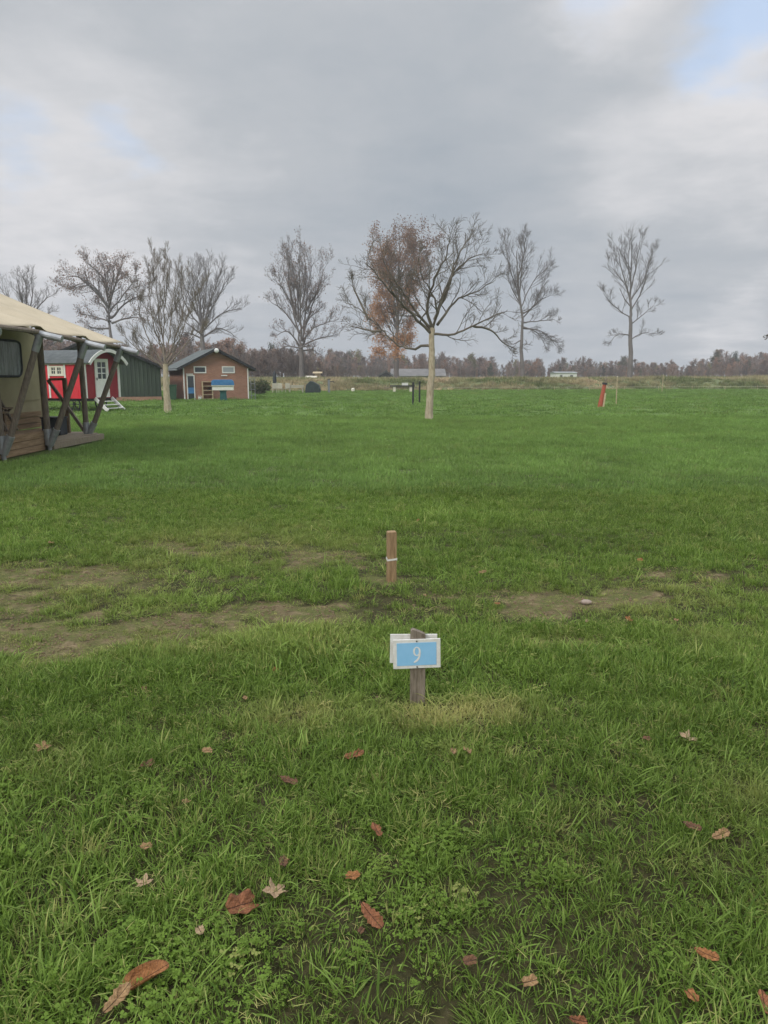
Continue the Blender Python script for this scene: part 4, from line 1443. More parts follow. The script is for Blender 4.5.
# wooden deck bench and chair at the left edge
p = at(4, 420, 15.6)
root = thing('wooden_bench', 'low brown wooden bench on the tent deck', 'bench', (p.x - .35, 15.6, .435), 0)
MB().box((-.55, -.9, .38), (-.32, .55, .42)).box((-.30, -.9, .38), (-.07, .55, .42)).box((-.05, -.9, .38), (.18, .55, .42)).build('seat', M['timber'], root)
for x in (-.45, .08):
    for y in (-.8, .42):
        MB().box((x, y, 0), (x + .07, y + .07, .378)).build('leg', M['timber'], root)
p = at(4, 400, 16.0)
root = thing('folding_chair', 'brown wooden folding chair leaning on the tent deck at the picture edge', 'chair', (p.x - .25, 16.15, .435), R(90))
for y in (-.22, .22):
    MB().beam((y, -.30, 0), (y, .18, .95), .045, .05).build('leg', M['timber_dark'], root)
    MB().beam((y * .8, .25, 0), (y * .8, -.22, .48), .04, .045).build('leg', M['timber_dark'], root)
MB().box((-.22, -.25, .47), (.22, .1, .50)).build('seat', M['timber'], root)
MB().beam((-.22, .12, .86), (.22, .12, .86), .03, .10).build('backrest', M['timber'], root)

# ------------------------------------------------------------------ number sign and stake
def number_sign():
    g = on_ground(417.5, 702)
    # sign board faces the camera, a touch turned and tilted
    root = thing('number_sign', 'blue and white camping pitch sign numbered 9 on a short grey stake', 'sign', (g.x, g.y, gz(g.x, g.y)), R(3))
    m = MB()
    w, t = .037, .017
    m.prism([(-w, -.08), (w, -.08), (w * .97, .364), (w * .2, .378), (-w * .75, .392), (-w, .384)], -t, t)
    m.build('stake', M['stake_grey'], root, bevel=.003)
    k = Matrix.Rotation(R(-2.0), 4, 'Y')
    hb = .075; wb = .1165

    def plate(cx, cz, y0, y1, name, rot):
        m = MB(); mt = Matrix.Translation((cx, 0, cz)) @ Matrix.Rotation(R(rot), 4, 'Y')
        m.box((-wb, y0, -hb), (wb, y1, hb), mt)
        return m.build(name, M['sign_white'], root, bevel=.002), mt
    cz = .270
    plate(-.020, cz + .010, .019, .025, 'rear_board', .8)
    fr, mt = plate(-.008, cz, -.027, -.020, 'board', -1.2)
    m = MB(); m.box((-.098, -.0292, -.058), (.096, -.0275, .058), mt); m.build('blue_panel', M['sign_blue'], fr)
    for s in (-1, 1):
        MB().tube([mt @ Vector((0, -.033, s * .066)), mt @ Vector((0, -.027, s * .066))], .0035, 8).build('screw', M['black'], fr)
    # numeral 9 : bowl with thick-thin strokes and a curling tail
    m = MB(); pts = []
    cy = .014; rx, ry = .0185, .0235
    n = 40
    outer = []; inner = []
    for i in range(n):
        a = 2 * math.pi * i / n
        outer.append((rx * math.cos(a), cy + ry * math.sin(a)))
        sq = .0115 if True else 0
        inner.append(((rx - .0085) * math.cos(a), cy + (ry - .0048) * math.sin(a)))
    y = -.0305; yb = -.0294
    vs = [mt @ Vector((u, y, v)) for u, v in outer] + [mt @ Vector((u, y, v)) for u, v in inner]
    vs += [mt @ Vector((u, yb, v)) for u, v in outer] + [mt @ Vector((u, yb, v)) for u, v in inner]
    fs = []
    for i in range(n):
        j = (i + 1) % n
        fs += [(i, j, n + j, n + i), (i, 2 * n + i, 2 * n + j, j), (n + i, n + j, 3 * n + j, 3 * n + i)]
    m.add(vs, fs)
    # tail
    tl_o = [(.0185, .014), (.0183, .002), (.0165, -.012), (.011, -.026), (.003, -.036), (-.008, -.0425), (-.0155, -.044)]
    tl_i = [(.0098, .010), (.0094, .000), (.0075, -.012), (.0020, -.023), (-.005, -.0305), (-.012, -.0365), (-.0155, -.0390)]
    n = len(tl_o); y2 = y - .0003
    vs = [mt @ Vector((u, y2, v)) for u, v in tl_o] + [mt @ Vector((u, y2, v)) for u, v in tl_i]
    vs += [mt @ Vector((u, yb, v)) for u, v in tl_o] + [mt @ Vector((u, yb, v)) for u, v in tl_i]
    fs = []
    for i in range(n - 1):
        fs += [(i, i + 1, n + i + 1, n + i), (i, 2 * n + i, 2 * n + i + 1, i + 1), (n + i, n + i + 1, 3 * n + i + 1, 3 * n + i)]
    m.add(vs, fs)
    m.build('numeral', M['sign_white'], fr)


number_sign()

g = on_ground(391.5, 583)
root = thing('wooden_stake', 'square brown wooden stake with a pale band behind the number sign', 'stake', (g.x, g.y, gz(g.x, g.y)), R(8))
m = MB(); w = .036
m.prism([(-w, -.08), (w * .95, -.08), (w, .395), (w * .9, .402), (-w * .9, .400), (-w, .39)], -w, w)
m.build('post', M['stake_brown'], root, bevel=.004)
m = MB()
for (a, b_) in (((-w - .002, -w - .003), (w + .002, -w - .001)), ((w + .001, -w - .003), (w + .003, w)), ((-w - .003, -w), (-w - .001, w))):
    z0, z1 = .172, .186
    m.add([(a[0], a[1], z0), (b_[0], a[1], z0 + .008), (b_[0], b_[1], z0 + .008), (a[0], b_[1], z0),
           (a[0], a[1], z1), (b_[0], a[1], z1 + .008), (b_[0], b_[1], z1 + .008), (a[0], b_[1], z1)],
          [(0, 3, 2, 1), (4, 5, 6, 7), (0, 1, 5, 4), (1, 2, 6, 5), (2, 3, 7, 6), (3, 0, 4, 7)])
m.build('band', M['sign_white'], root)

# ------------------------------------------------------------------ leaning red wrapped post, poles
b0 = at(600.0, 407, 39.5); t0 = at(604.8, 383.5, 39.5)
root = thing('wrapped_post', 'leaning post wrapped in orange red netting with a black band', 'post', (b0.x, 39.5, 0))
d = (t0 - b0); d.z = t0.z - 0
dn = d.normalized()
MB().tube([Vector((0, 0, -.02)), dn * .5, dn * (d.length - .06)], [.14, .12, .09], 14).build('netting', M['red_net'], root)
MB().tube([dn * (d.length - .055), dn * (d.length + .045)], [.14, .13], 12).build('band', M['black'], root)
MB().beam(Vector((.12, -.20, 0)), dn * .75 + Vector((.10, -.12, 0)), .08, .05).build('support_stake', M['tan'], root)
for k, (dx, l) in enumerate(((.05, .32), (-.05, .24), (.10, .22))):
    s = dn * (d.length + .04)
    MB().tube([s, s + Vector((dx, 0, l))], .022, 6).build('stake_tip', M['grey_timber'], root)
for px, y0, y1, Y, lab in ((617, 377, 403, 42.0, 'thin pale pole standing right of the leaning red post'),
                           (663, 375, 388, 78.0, 'thin pale pole farther off at the lawn edge on the right')):
    b0 = at(px - .8, y1, Y); t0 = at(px + .4, y0, Y)
    root = thing('thin_pole', lab, 'pole', (b0.x, Y, 0))
    MB().tube([(0, 0, 0), (t0.x - b0.x, 0, t0.z)], .028 if Y < 50 else .035, 8).build('rod', M['tan'], root)
    MB().tube([(t0.x - b0.x, 0, t0.z), (t0.x - b0.x, 0, t0.z + .05)], .035, 8).build('cap', M['cream'], root)

for px, y0, y1, Y, lab in ((413.0, 383, 404, 43.0, 'nearer black metal post left of the pale tree trunk'),
                           (419.5, 382, 402, 46.0, 'farther black metal post close to the pale tree trunk')):
    b0 = at(px, y1, Y); t0 = at(px, y0, Y)
    root = thing('metal_post', lab, 'post', (b0.x, Y, 0))
    MB().tube([(0, 0, -.03), (0, 0, t0.z)], .055, 10).build('shaft', M['black'], root)
    MB().tube([(0, 0, t0.z), (0, 0, t0.z + .04)], [.075, .05], 10).build('cap', M['black'], root)

# ------------------------------------------------------------------ garden corner at the far lawn edge
Yg = 73.0
kg = Yg / F_PX
M['chair_pale'] = varied('pale_plastic', (0.42, 0.39, 0.31), (0.50, 0.46, 0.38), 4, .6)
M['cover'] = varied('dark_green_cover', (0.022, 0.035, 0.035), (0.04, 0.055, 0.052), 3, .6, bump=.5)


def garden_chair(px, rz, lab):
    p = at(px, 393, Yg)
    root = thing('garden_chair', lab, 'chair', (p.x, Yg, 0), rz, 'pale chairs at the garden table')
    MB().box((-.24, -.22, .42), (.24, .24, .46)).build('seat', M['chair_pale'], root)
    MB().prism([(-.24, .47), (.24, .47), (.22, .95), (-.22, .95)], -.25, -.21).build('backrest', M['chair_pale'], root)
    for x in (-.2, .17):
        for y in (-.2, .18):
            MB().box((x, y, 0), (x + .035, y + .035, .42)).build('leg', M['chair_pale'], root)
        MB().box((x, -.2, .62), (x + .035, .2, .65)).build('armrest', M['chair_pale'], root)


garden_chair(274.6, R(15), 'pale garden chair leftmost, under the dark parasol')
garden_chair(280.6, R(-8), 'pale garden chair second from the left')
garden_chair(287.6, R(10), 'pale garden chair next to the garden table')
p = at(296, 393, Yg)
root = thing('garden_table', 'long pale garden table beside the covered grill', 'table', (p.x, Yg + .3, 0), 0)
MB().box((-.75, -.4, .70), (.75, .4, .75)).build('tabletop', M['chair_pale'], root)
MB().box((-.70, -.36, .50), (.70, .36, .698)).build('apron', M['chair_pale'], root)
for x in (-.68, .60):
    for y in (-.35, .28):
        MB().box((x, y, 0), (x + .07, y + .07, .698)).build('leg', M['chair_pale'], root)
p = at(275, 393, Yg + .8)
root = thing('closed_parasol', 'closed dark grey parasol above the pale garden chairs', 'parasol', (p.x, Yg + .8, 0))
MB().tube([(0, 0, 0), (0, 0, 2.2)], .03, 8).build('pole', M['black'], root)
MB().tube([(0, 0, .75), (0, 0, 1.2), (0, 0, 1.85), (0, 0, 2.15)], [.15, .19, .16, .03], 10).build('canopy', M['dark_fabric'], root)
MB().box((-.25, -.25, 0), (.25, .25, .07)).build('base', M['black'], root)
p = at(313, 394, 71.5)
root = thing('covered_grill', 'low dark green covered grill at the lawn edge', 'grill', (p.x, 71.5, 0))
MB().prism([(-.68, 0), (.68, 0), (.74, .35), (.62, .78), (.05, 1.12), (-.22, 1.16), (-.62, .80), (-.70, .3)], -.45, .45).build('cover', M['cover'], root, bevel=.06)
MB().box((-.66, -.47, .0), (.66, -.452, .06)).build('hem', M['black'], root)
p = at(329, 394, 74)
root = thing('tap_post', 'grey wooden tap post right of the dark covered grill', 'post', (p.x, 74, 0))
MB().box((-.11, -.06, 0), (.11, .06, 1.30)).build('post', M['grey'], root)
MB().box((-.17, -.10, 1.303), (.17, .10, 1.37)).build('cap', M['black'], root)
MB().tube([(.11, 0, 1.1), (.50, 0, 1.1), (.52, 0, .98)], .035, 8).build('tap', M['black'], root)
p = at(353, 391, 79)
m = MB(); m.tube([(0, 0, 0), (0, 0, .05), (0, 0, .30), (0, 0, .40)], [.14, .19, .19, .12], 12)
o = m.build('barrel', M['cream'], smooth=False); o.location = (p.x, 79, .0)
tag(o, 'small pale round barrel in front of the grass bank', 'barrel')
# low dark table with pale supports
p = at(402.5, 392, 78)
root = thing('picnic_table', 'low dark-topped table on two pale blocks left of the black posts', 'table', (p.x, 78, 0))
MB().box((-1.30, -.4, .55), (1.30, .4, .68)).build('tabletop', M['black'], root)
for x in (-.98, .72): MB().box((x, -.3, 0), (x + .26, .3, .548)).build('block', M['cream'], root)
MB().box((-1.9, .5, .38), (1.5, .8, .46)).build('seat', M['timber_dark'], root)
root = thing('crate', 'white box standing on the low dark table', 'box', (p.x + .25, 78, .68))
MB().box((-.32, -.2, 0), (.32, .2, .20)).build('body', M['white'], root, bevel=.02)
MB().box((-.34, -.22, .203), (.34, .22, .25)).build('lid', M['white'], root, bevel=.01)

# ------------------------------------------------------------------ distant buildings
def shed(name, label, px0, px1, ytop, yeave, Y, depth, wall, roof, base=0, cat='building', doors=True, gable=False):
    a = at(px0, yeave, Y); b = at(px1, yeave, Y); t = at(px0, ytop, Y)
    cx = (a.x + b.x) / 2; w = (b.x - a.x) / 2
    root = thing(name, label, cat, (cx, Y, base))
    ze, zt = a.z - base, t.z - base
    if gable:
        MB().prism([(-w, 0), (w, 0), (w, ze), (0, zt - .1), (-w, ze)], 0, depth).build('wall', M[wall], root)
        m = MB()
        for s in (-1, 1):
            m.prism([(0, zt), (s * (w + .3), ze), (s * (w + .3), ze + .15), (0, zt + .15)], -.3, depth + .3)
        m.build('roof', M[roof], root)
    else:
        MB().box((-w, 0, 0), (w, depth, ze)).build('wall', M[wall], root)
        m = MB(); m.add([(-w - .3, -.4, ze - .1), (w + .3, -.4, ze - .1), (w + .3, depth / 2, zt), (-w - .3, depth / 2, zt), (-w - .3, depth + .4, ze - .1), (w + .3, depth + .4, ze - .1)],
                        [(0, 1, 2, 3), (3, 2, 5, 4), (0, 3, 4), (1, 5, 2), (0, 4, 5, 1)])
        m.build('roof', M[roof], root)
    if doors:
        n = max(1, int(2 * w / 2.5))
        for i in range(n):
            x = -w + (i + .5) * 2 * w / n
            MB().box((x - .35, -.05, ze * .35), (x + .35, -.004, ze * .75)).build('window', M['glass'], root)
    return root


shed('long_barn', 'long low grey-roofed barn behind the pale tree trunk', 392, 445, 368.5, 375.5, 165, 9, 'grey', 'old_roof', 0, doors=False)
shed('gabled_shed', 'small dark gabled shed at the left end of the grey barn', 379, 393, 371.5, 376, 150, 6, 'black', 'felt', 0, doors=False, gable=True)
shed('white_farmhouse', 'small white farm building among far trees left of the red post', 556, 577, 371.4, 372.6, 205, 7, 'white', 'grey', 0)
shed('pale_cabin', 'tiny pale cabin behind the dark covered grill', 307.5, 314.5, 375.8, 377, 104, 1.2, 'cream', 'cream', .9, doors=False)
shed('tan_cabin', 'small tan cabin with flat top right of the tiny pale cabin', 314.9, 319.8, 371.6, 372.6, 105, 1.0, 'tan', 'tan', .9, doors=False)

# ------------------------------------------------------------------ fence on bank: posts and a tape
def bank_fence():
    a = at(445, 386, 80); b = at(790, 382, 87)
    root = thing('tape_fence', 'low tape fence on thin posts running along the grass bank', 'fence', (a.x, 80, 0))
    pts = []
    n = 11
    for i in range(n):
        t = i / (n - 1); x = a.x + (b.x - a.x) * t; y = 80 + 7 * t
        z = 0.0
        MB().tube([(x - a.x, y - 80, z - .2), (x - a.x, y - 80, z + .55)], .022, 6).build('fence_post', M['tan'], root)
        pts.append((x - a.x, y - 80 - .05, z + .45))
    for dz in (0,):
        m = MB()
        for p_, q_ in zip(pts[:-1], pts[1:]):
            m.beam(Vector(p_) + Vector((0, 0, dz)), Vector(q_) + Vector((0, 0, dz)), .006, .018)
        m.build('tape', M['cream'], root)


bank_fence()

# ------------------------------------------------------------------ fallen leaves
def leaf_mat(name, c1, c2):
    m = varied(name, c1, c2, 70, .65, (1, 1, 1), .6, 160, lo=.3, hi=.7)
    nt = m.node_tree; b = nt.nodes['Principled BSDF']; cr = b.inputs['Base Color'].links[0].from_socket
    tc = nt.nodes.new('ShaderNodeTexCoord'); sp = nt.nodes.new('ShaderNodeSeparateXYZ')
    nt.links.new(tc.outputs['Object'], sp.inputs[0])

    def mth(op, a, v=None):
        n = nt.nodes.new('ShaderNodeMath'); n.operation = op
        if hasattr(a, 'links'): nt.links.new(a, n.inputs[0])
        else: n.inputs[0].default_value = a
        if v is not None:
            if hasattr(v, 'links'): nt.links.new(v, n.inputs[1])
            else: n.inputs[1].default_value = v
        return n.outputs[0]
    ay = mth('ABSOLUTE', sp.outputs['Y'])
    rib = mth('LESS_THAN', ay, .0011)
    # side veins run out from the midrib
    w_ = mth('FRACT', mth('MULTIPLY', mth('SUBTRACT', sp.outputs['X'], ay), 95.0))
    vein = mth('MAXIMUM', rib, mth('MULTIPLY', mth('LESS_THAN', w_, .12), .6))
    mx = nt.nodes.new('ShaderNodeMix'); mx.data_type = 'RGBA'
    nt.links.new(vein, mx.inputs['Factor']); nt.links.new(cr, mx.inputs['A'])
    mx.inputs['B'].default_value = (c1[0] * .45, c1[1] * .45, c1[2] * .45, 1)
    nt.links.new(mx.outputs['Result'], b.inputs['Base Color'])
    return m


LM = {'tan': leaf_mat('leaf_tan', (0.19, 0.11, 0.05), (0.40, 0.25, 0.12)),
      'pale': leaf_mat('leaf_pale', (0.28, 0.18, 0.10), (0.50, 0.36, 0.22)),
      'rust': leaf_mat('leaf_rust', (0.13, 0.05, 0.022), (0.31, 0.125, 0.055)),
      'orange': leaf_mat('leaf_orange', (0.20, 0.08, 0.03), (0.38, 0.17, 0.06)),
      'brown': leaf_mat('leaf_brown', (0.09, 0.045, 0.025), (0.20, 0.10, 0.05))}


def fallen_leaf(px, py, size, kind, shape, ang, label, tilt=(20, 10), lift=.02, curl=1.0, group='fallen leaves on the grass'):
    r = random.Random(int(px * 13 + py * 7))
    g = on_ground(px, py, .03)
    # outline: lobed oak / maple / plain
    out = []
    n = 44
    for i in range(n):
        a = 2 * math.pi * i / n
        if shape == 'oak':
            lob = 1 - .34 * (.5 + .5 * math.cos(8 * math.cos(a) * 1.9 + .6)) * abs(math.sin(a))
            x, y = math.cos(a), math.sin(a) * .52 * lob * (1 + .22 * math.cos(a))
        elif shape == 'maple':
            rr = .42 + .58 * abs(math.cos(2.5 * a)) ** 1.2 + .07 * math.cos(15 * a)
            x, y = rr * math.cos(a), rr * math.sin(a)
        elif shape == 'roll':
            rr = 1; x, y = math.cos(a), math.sin(a) * .26 * (1 - .25 * math.cos(a))
        else:
            rr = (1 - .25 * math.cos(a) ** 8) * (1 + .08 * math.sin(7 * a)); x, y = rr * math.cos(a), rr * math.sin(a) * .6
        out.append((x, y))
    s = size / 2
    rings = [1.0, .72, .42, .15]
    V = []; 
    wx, wy = r.uniform(0, 6), r.uniform(0, 6)
    cl = curl * (2.6 if shape == 'roll' else .8)
    for q in rings:
        for x, y in out:
            X, Y_ = x * q, y * q
            if shape == 'roll':
                th = Y_ * cl * 2.6
                V.append((X * s, math.sin(th) * s * .36, (1 - math.cos(th)) * s * .36))
            else:
                z = cl * (.55 * Y_ * Y_ + .22 * X * X) + .16 * q * math.sin(5 * x + wx) * math.sin(4 * y + wy) + .10 * abs(Y_)
                V.append((X * s, Y_ * s * (1 - .15 * abs(Y_)), z * s))
    V.append((0, 0, 0))
    F_ = []
    for k in range(len(rings) - 1):
        for i in range(n):
            F_.append((k * n + i, k * n + (i + 1) % n, (k + 1) * n + (i + 1) % n, (k + 1) * n + i))
    k = len(rings) - 1
    for i in range(n): F_.append((k * n + i, k * n + (i + 1) % n, len(V) - 1))
    m = MB(); m.add(V, F_)
    root = thing('fallen_leaf', label, 'leaf', (g.x, g.y, gz(g.x, g.y) + lift), 0, group)
    root.rotation_euler = (R(tilt[0]), R(tilt[1]), R(ang))
    o = m.build('blade', LM[kind], root, smooth=True)
    md = o.modifiers.new('solid', 'SOLIDIFY'); md.thickness = .0008
    MB().tube([(-s * .95, 0, .001), (-s * 1.35, s * .05, .004)], [.0014, .001], 5).build('stalk', LM['brown'], root)


def msize(px_w, py):
    g = on_ground(384, py); t = math.sqrt(g.y ** 2 + 1.6 ** 2)
    return px_w / F_PX * t


LEAVES = [
    (43, 746, 15, 'tan', 'maple', 40, 'small tan lobed leaf far left below the bare rut'),
    (147, 764, 19, 'brown', 'oak', 70, 'brown folded leaf right of the small tan lobed leaf'),
    (207, 750, 12, 'tan', 'plain', 10, 'thin tan leaf scrap up in the grass left of centre'),
    (354, 758, 20, 'rust', 'oak', 15, 'reddish brown leaf just left below the number sign'),
    (289, 782, 18, 'brown', 'oak', -20, 'dark brown leaf half hidden left of centre'),
    (377, 831, 20, 'rust', 'oak', 110, 'upright rust red leaf below the number sign'),
    (283, 860, 20, 'brown', 'oak', 90, 'dark brown leaf above the pale maple leaf'),
    (241, 902, 36, 'rust', 'plain', 40, 'large reddish brown leaf beside the pale maple leaf'),
    (275, 889, 25, 'pale', 'maple', 60, 'pale five-lobed maple leaf in the foreground'),
    (144, 882, 16, 'pale', 'maple', 20, 'small pale lobed leaf in the left foreground'),
    (200, 928, 14, 'pale', 'plain', -60, 'small pale curled leaf below the large reddish brown leaf'),
    (146, 845, 13, 'tan', 'plain', 10, 'tiny tan leaf above the small pale lobed leaf'),
    (372, 915, 28, 'rust', 'oak', -50, 'rust red leaf right of centre foreground below the upright one'),
    (353, 875, 16, 'orange', 'plain', 0, 'small orange leaf between two rust red leaves'),
    (146, 975, 40, 'orange', 'roll', 32, 'long curled glossy orange leaf at bottom left'),
    (117, 998, 27, 'tan', 'oak', 55, 'pointed tan leaf touching the long curled orange leaf'),
    (453, 755, 14, 'tan', 'oak', 80, 'left one of two tan leaves under the number sign'),
    (467, 753, 14, 'tan', 'plain', 95, 'right one of two tan leaves under the number sign'),
    (688, 741, 18, 'pale', 'maple', 10, 'pinkish pale leaf in the upper right turf'),
    (647, 742, 11, 'brown', 'plain', 0, 'tiny brown leaf left of the pinkish pale leaf'),
    (692, 830, 16, 'brown', 'oak', -35, 'brown leaf left of a tan leaf at right'),
    (720, 838, 19, 'tan', 'oak', 15, 'tan leaf lying right of a brown leaf at right'),
    (470, 961, 15, 'brown', 'plain', 0, 'small brown leaf in the bottom centre grass'),
    (707, 955, 20, 'orange', 'oak', -40, 'orange brown leaf at lower right'),
    (692, 998, 15, 'orange', 'plain', -70, 'small bright orange leaf under the orange brown leaf'),
    (764, 1008, 22, 'rust', 'oak', 80, 'rust leaf cut by the bottom right corner'),
    (530, 982, 16, 'tan', 'plain', 5, 'small tan leaf in the bottom grass right of centre'),
    (578, 1021, 16, 'rust', 'oak', 0, 'rust leaf at the very bottom edge'),
    (186, 800, 11, 'tan', 'plain', 60, 'narrow tan leaf scrap left of centre in mid turf'),
    (361, 930, 9, 'brown', 'plain', 60, 'tiny brown scrap below the rust red foreground leaf'),
    (418, 520, 6, 'orange', 'oak', 60, 'orange leaf on the lawn behind the brown stake'),
    (51, 543, 7, 'tan', 'plain', 10, 'tan leaf at the far left above the moss patch'),
    (275, 668, 8, 'orange', 'plain', 60, 'yellow brown leaf beside the rut left of the sign'),
    (245, 696, 8, 'tan', 'plain', 80, 'small tan leaf below the left rut'),
    (144, 688, 7, 'brown', 'plain', 0, 'tiny brown leaf on the edge of the left rut'),
    (425, 597, 6, 'tan', 'plain', 50, 'tan leaf between stake and sign'),
    (497, 604, 8, 'orange', 'oak', 40, 'orange leaf at the left end of the right rut'),
    (482, 571, 9, 'tan', 'oak', 20, 'tan leaf in green grass right of the brown stake'),
    (587, 620, 6, 'pale', 'plain', 60, 'pale leaf below the stone in the right rut'),
    (629, 619, 9, 'orange', 'maple', 10, 'orange leaf right of the stone'),
    (676, 620, 7, 'tan', 'plain', 50, 'tan leaf farthest right beside the rut'),
    (640, 559, 7, 'orange', 'plain', 0, 'orange leaf on the lawn above the right rut'),
]
for (px, py, wpx, kind, shape, ang, lab) in LEAVES:
    rr = random.Random(int(px + py))
    tilt = (rr.uniform(8, 34), rr.uniform(-14, 14))
    if shape == 'roll': tilt = (10, -12)
    fallen_leaf(px, py, msize(wpx * .98, py), kind, shape, ang, lab, tilt, .034 if py > 700 else .03)
# stone in the rut
g = on_ground(586, 603)
m = MB(); n = 10; vs = []
import itertools
t = Tree(5)
for i in range(6):
    ph = math.pi * i / 5
    for k in range(n):
        a = 2 * math.pi * k / n; q = 1 + .14 * math.sin(3 * a + i)
        vs.append((.040 * q * math.sin(ph) * math.cos(a), .03 * q * math.sin(ph) * math.sin(a), .018 * math.cos(ph) + .012))
fs = [(i * n + k, i * n + (k + 1) % n, (i + 1) * n + (k + 1) % n, (i + 1) * n + k) for i in range(5) for k in range(n)]
m.add(vs, fs)
M['stone'] = varied('pale_stone', (0.28, 0.22, 0.18), (0.38, 0.30, 0.25), 30, .8)
o = m.build('stone', M['stone'], smooth=True); o.location = (g.x, g.y, gz(g.x, g.y) + .005)
tag(o, 'pale pinkish stone lying in the right bare patch', 'stone')

# ------------------------------------------------------------------ haze
m = MB().box((-420, -12, -1.5), (420, 400, 34))
hm = bpy.data.materials.new('haze'); hm.use_nodes = True
hn = hm.node_tree; hn.nodes.remove(hn.nodes['Principled BSDF'])
pv = hn.nodes.new('ShaderNodeVolumePrincipled'); pv.inputs['Color'].default_value = (.93, .95, 1, 1); pv.inputs['Density'].default_value = HAZE_D
hn.links.new(pv.outputs[0], hn.nodes['Material Output'].inputs['Volume'])
ho = m.build('haze', hm); tag(ho, kind='stuff', label='thin grey air haze over the field and far wood', cat='haze')

# ------------------------------------------------------------------ sky and light
SUN_EL, SUN_AZ = R(32), R(215)      # high thin sun behind the camera's left shoulder
w = bpy.data.worlds.new('World'); scene.world = w; w.use_nodes = True
nt = w.node_tree; N = nt.nodes.new; L = nt.links.new
bg = nt.nodes['Background']; bg.inputs['Strength'].default_value = 0.1
sky = N('ShaderNodeTexSky'); sky.sky_type = 'NISHITA'; sky.sun_disc = False
sky.sun_elevation = SUN_EL; sky.sun_rotation = SUN_AZ
tc = N('ShaderNodeTexCoord')


def vm(op, a=None, b=None, s=None):
    n = N('ShaderNodeVectorMath'); n.operation = op
    for i, x in enumerate((a, b)):
        if x is None: continue
        if isinstance(x, tuple): n.inputs[i].default_value = x
        else: L(x, n.inputs[i])
    if s is not None:
        if isinstance(s, (int, float)): n.inputs['Scale'].default_value = s
        else: L(s, n.inputs['Scale'])
    return n


def mt(op, a, b=None, c=None, clamp=False):
    n = N('ShaderNodeMath'); n.operation = op; n.use_clamp = clamp
    for i, x in enumerate((a, b, c)):
        if x is None: continue
        if isinstance(x, (int, float)): n.inputs[i].default_value = x
        else: L(x, n.inputs[i])
    return n.outputs[0]


nrm = vm('NORMALIZE', tc.outputs['Generated']).outputs[0]
sp = N('ShaderNodeSeparateXYZ'); L(nrm, sp.inputs[0])
zz = mt('ADD', mt('MAXIMUM', sp.outputs['Z'], 0.0), 0.16)
cl = N('ShaderNodeCombineXYZ')
L(mt('DIVIDE', sp.outputs['X'], zz), cl.inputs['X']); L(mt('DIVIDE', sp.outputs['Y'], zz), cl.inputs['Y'])


def cnoise(scale, detail, rough, off=(0, 0, 0), dist=0.0):
    a = vm('ADD', cl.outputs[0], off)
    n = N('ShaderNodeTexNoise'); n.inputs['Scale'].default_value = scale; n.inputs['Detail'].default_value = detail
    n.inputs['Roughness'].default_value = rough; n.inputs['Distortion'].default_value = dist
    L(a.outputs[0], n.inputs['Vector']); return n


big = cnoise(0.42, 5, .5, (3.1, 1.7, 0), .25)
mid = cnoise(1.3, 8, .55, (7.3, 2.2, 0), .3)
fine = cnoise(3.4, 8, .6, (1.3, 9.2, 0), .2)
# directions warped a little so the openings in the cloud have torn edges
wn = cnoise(1.6, 6, .6, (5, 5, 0))
warp = vm('SCALE', vm('SUBTRACT', wn.outputs['Color'], (.5, .5, .5)).outputs[0], s=0.22).outputs[0]
wd = vm('NORMALIZE', vm('ADD', nrm, warp).outputs[0]).outputs[0]


def blob(px, py, k):
    d = at(px, py, 10) - Vector((0, 0, CAM_H)); d.normalize()
    dt = vm('DOT_PRODUCT', wd, tuple(d)).outputs['Value']
    return mt('EXPONENT', mt('MULTIPLY', mt('SUBTRACT', dt, 1.0), k))


def addup(lst):
    s = lst[0]
    for x in lst[1:]: s = mt('ADD', s, x)
    return s


bright = mt('MULTIPLY', 0.58, addup([mt('MULTIPLY', blob(*b[:3]), b[3]) for b in
                [(600, 20, 500, .60), (750, 78, 500, .45), (690, 110, 200, .2), (60, 195, 130, .34), (200, 212, 130, .26), (330, 215, 200, .14), (700, 200, 160, .26), (722, 305, 900, .40), (610, 205, 500, .26), (590, 285, 900, .16),
                 (745, 325, 400, .12), (60, 40, 40, .14), (330, 20, 60, .05), (560, 190, 200, .10), (620, 320, 400, .08), (30, 235, 120, .18)]]))
dark = mt('MULTIPLY', 0.70, addup([mt('MULTIPLY', blob(*b[:3]), b[3]) for b in
              [(400, 170, 30, .20), (560, 240, 60, .12), (330, 280, 60, .08), (740, 262, 600, .22), (680, 240, 600, .12), (600, 290, 80, .10), (60, 265, 200, .06)]]))
hole = addup([mt('MULTIPLY', blob(*b[:3]), b[3]) for b in
              [(772, 22, 560, .90), (700, 66, 900, .32), (590, 30, 900, .35), (8, 152, 800, .58), (120, 140, 1100, .56), (700, 75, 900, .4), (590, 8, 1500, .3)]])
lum = mt('ADD', mt('MULTIPLY_ADD', big.outputs['Fac'], 0.30, 0.72),
         mt('ADD', mt('MULTIPLY_ADD', mid.outputs['Fac'], 0.46, -0.23), mt('MULTIPLY_ADD', fine.outputs['Fac'], .34, -.17)))
lum = mt('SUBTRACT', mt('ADD', lum, bright), dark)
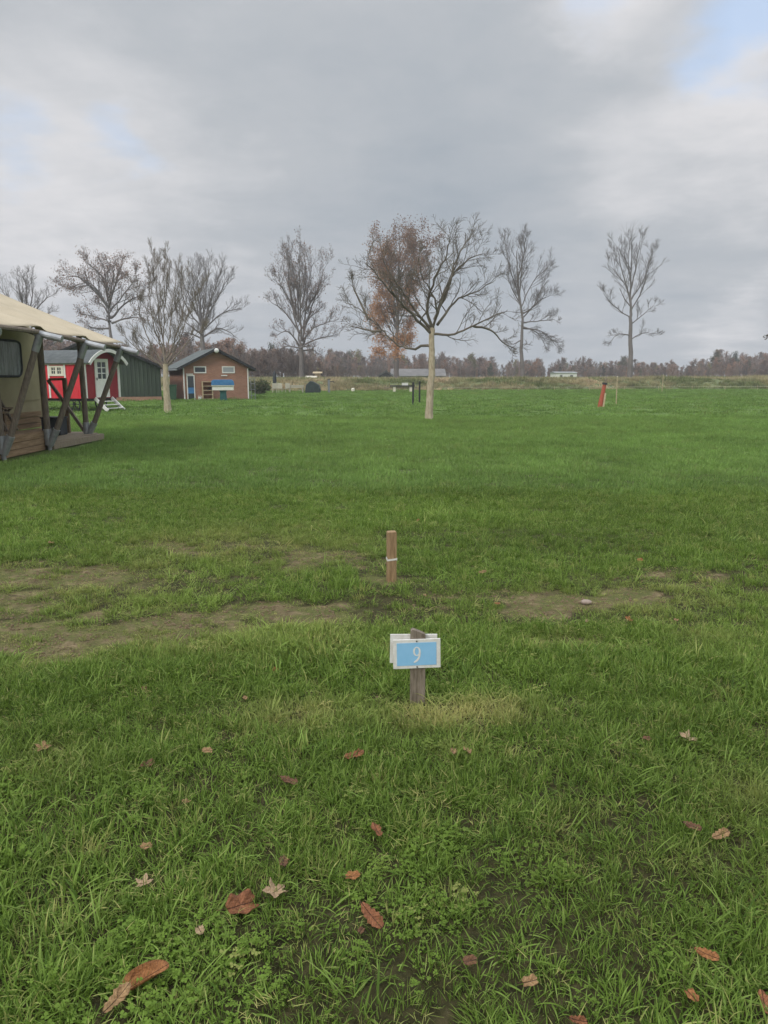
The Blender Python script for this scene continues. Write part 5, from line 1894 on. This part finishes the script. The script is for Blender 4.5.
# an overcast sky is brighter overhead than near the horizon
zen = N('ShaderNodeMapRange'); zen.interpolation_type = 'SMOOTHSTEP'
zen.inputs['From Min'].default_value = .40; zen.inputs['From Max'].default_value = .95
zen.inputs['To Min'].default_value = 1.0; zen.inputs['To Max'].default_value = 3.8
L(sp.outputs['Z'], zen.inputs['Value'])
cr = N('ShaderNodeValToRGB'); e = cr.color_ramp.elements
e[0].position = .50; e[0].color = (.325, .365, .410, 1)
e[1].position = 1.0; e[1].color = (.66, .655, .67, 1)
k_ = e.new(.75); k_.color = (.437, .460, .490, 1)
L(mt('MULTIPLY', lum, .86), cr.inputs['Fac'])
cloud = vm('SCALE', vm('SCALE', cr.outputs['Color'], s=10.0).outputs[0], s=zen.outputs[0]).outputs[0]
blue = vm('MULTIPLY_ADD', sky.outputs[0], (0.55, .55, .55)); blue.inputs[2].default_value = (2.6, 3.9, 5.9)
hf = N('ShaderNodeMapRange'); hf.interpolation_type = 'SMOOTHSTEP'
hf.inputs['From Min'].default_value = .18; hf.inputs['From Max'].default_value = 1.0
hf.inputs['To Max'].default_value = .62
L(mt('MULTIPLY', hole, mt('MULTIPLY_ADD', mid.outputs['Fac'], 1.4, .3)), hf.inputs['Value'])
mx = N('ShaderNodeMix'); mx.data_type = 'RGBA'
L(hf.outputs[0], mx.inputs['Factor']); L(cloud, mx.inputs['A']); L(blue.outputs[0], mx.inputs['B'])
L(mx.outputs['Result'], bg.inputs['Color'])

sl = bpy.data.lights.new('sun', 'SUN'); sl.energy = 1.2; sl.angle = R(12); sl.color = (1, .95, .88)
so = bpy.data.objects.new('sun', sl); col.objects.link(so)
sd = Vector((math.sin(SUN_AZ) * math.cos(SUN_EL), math.cos(SUN_AZ) * math.cos(SUN_EL), math.sin(SUN_EL)))
so.rotation_euler = (-sd).to_track_quat('-Z', 'Y').to_euler()

scene.render.engine = 'CYCLES'
scene.view_settings.view_transform = 'Standard'
scene.view_settings.look = 'None'
scene.view_settings.gamma = 1
scene.view_settings.use_curve_mapping = False
scene.view_settings.exposure = 0.20
scene.cycles.max_bounces = 5
scene.cycles.diffuse_bounces = 3
scene.cycles.transparent_max_bounces = 4
scene.cycles.use_adaptive_sampling = True
scene.cycles.adaptive_threshold = 0.02
scene.cycles.use_denoising = True
scene.cycles.denoiser = 'OPENIMAGEDENOISE'
scene.cycles.denoising_prefilter = 'ACCURATE'
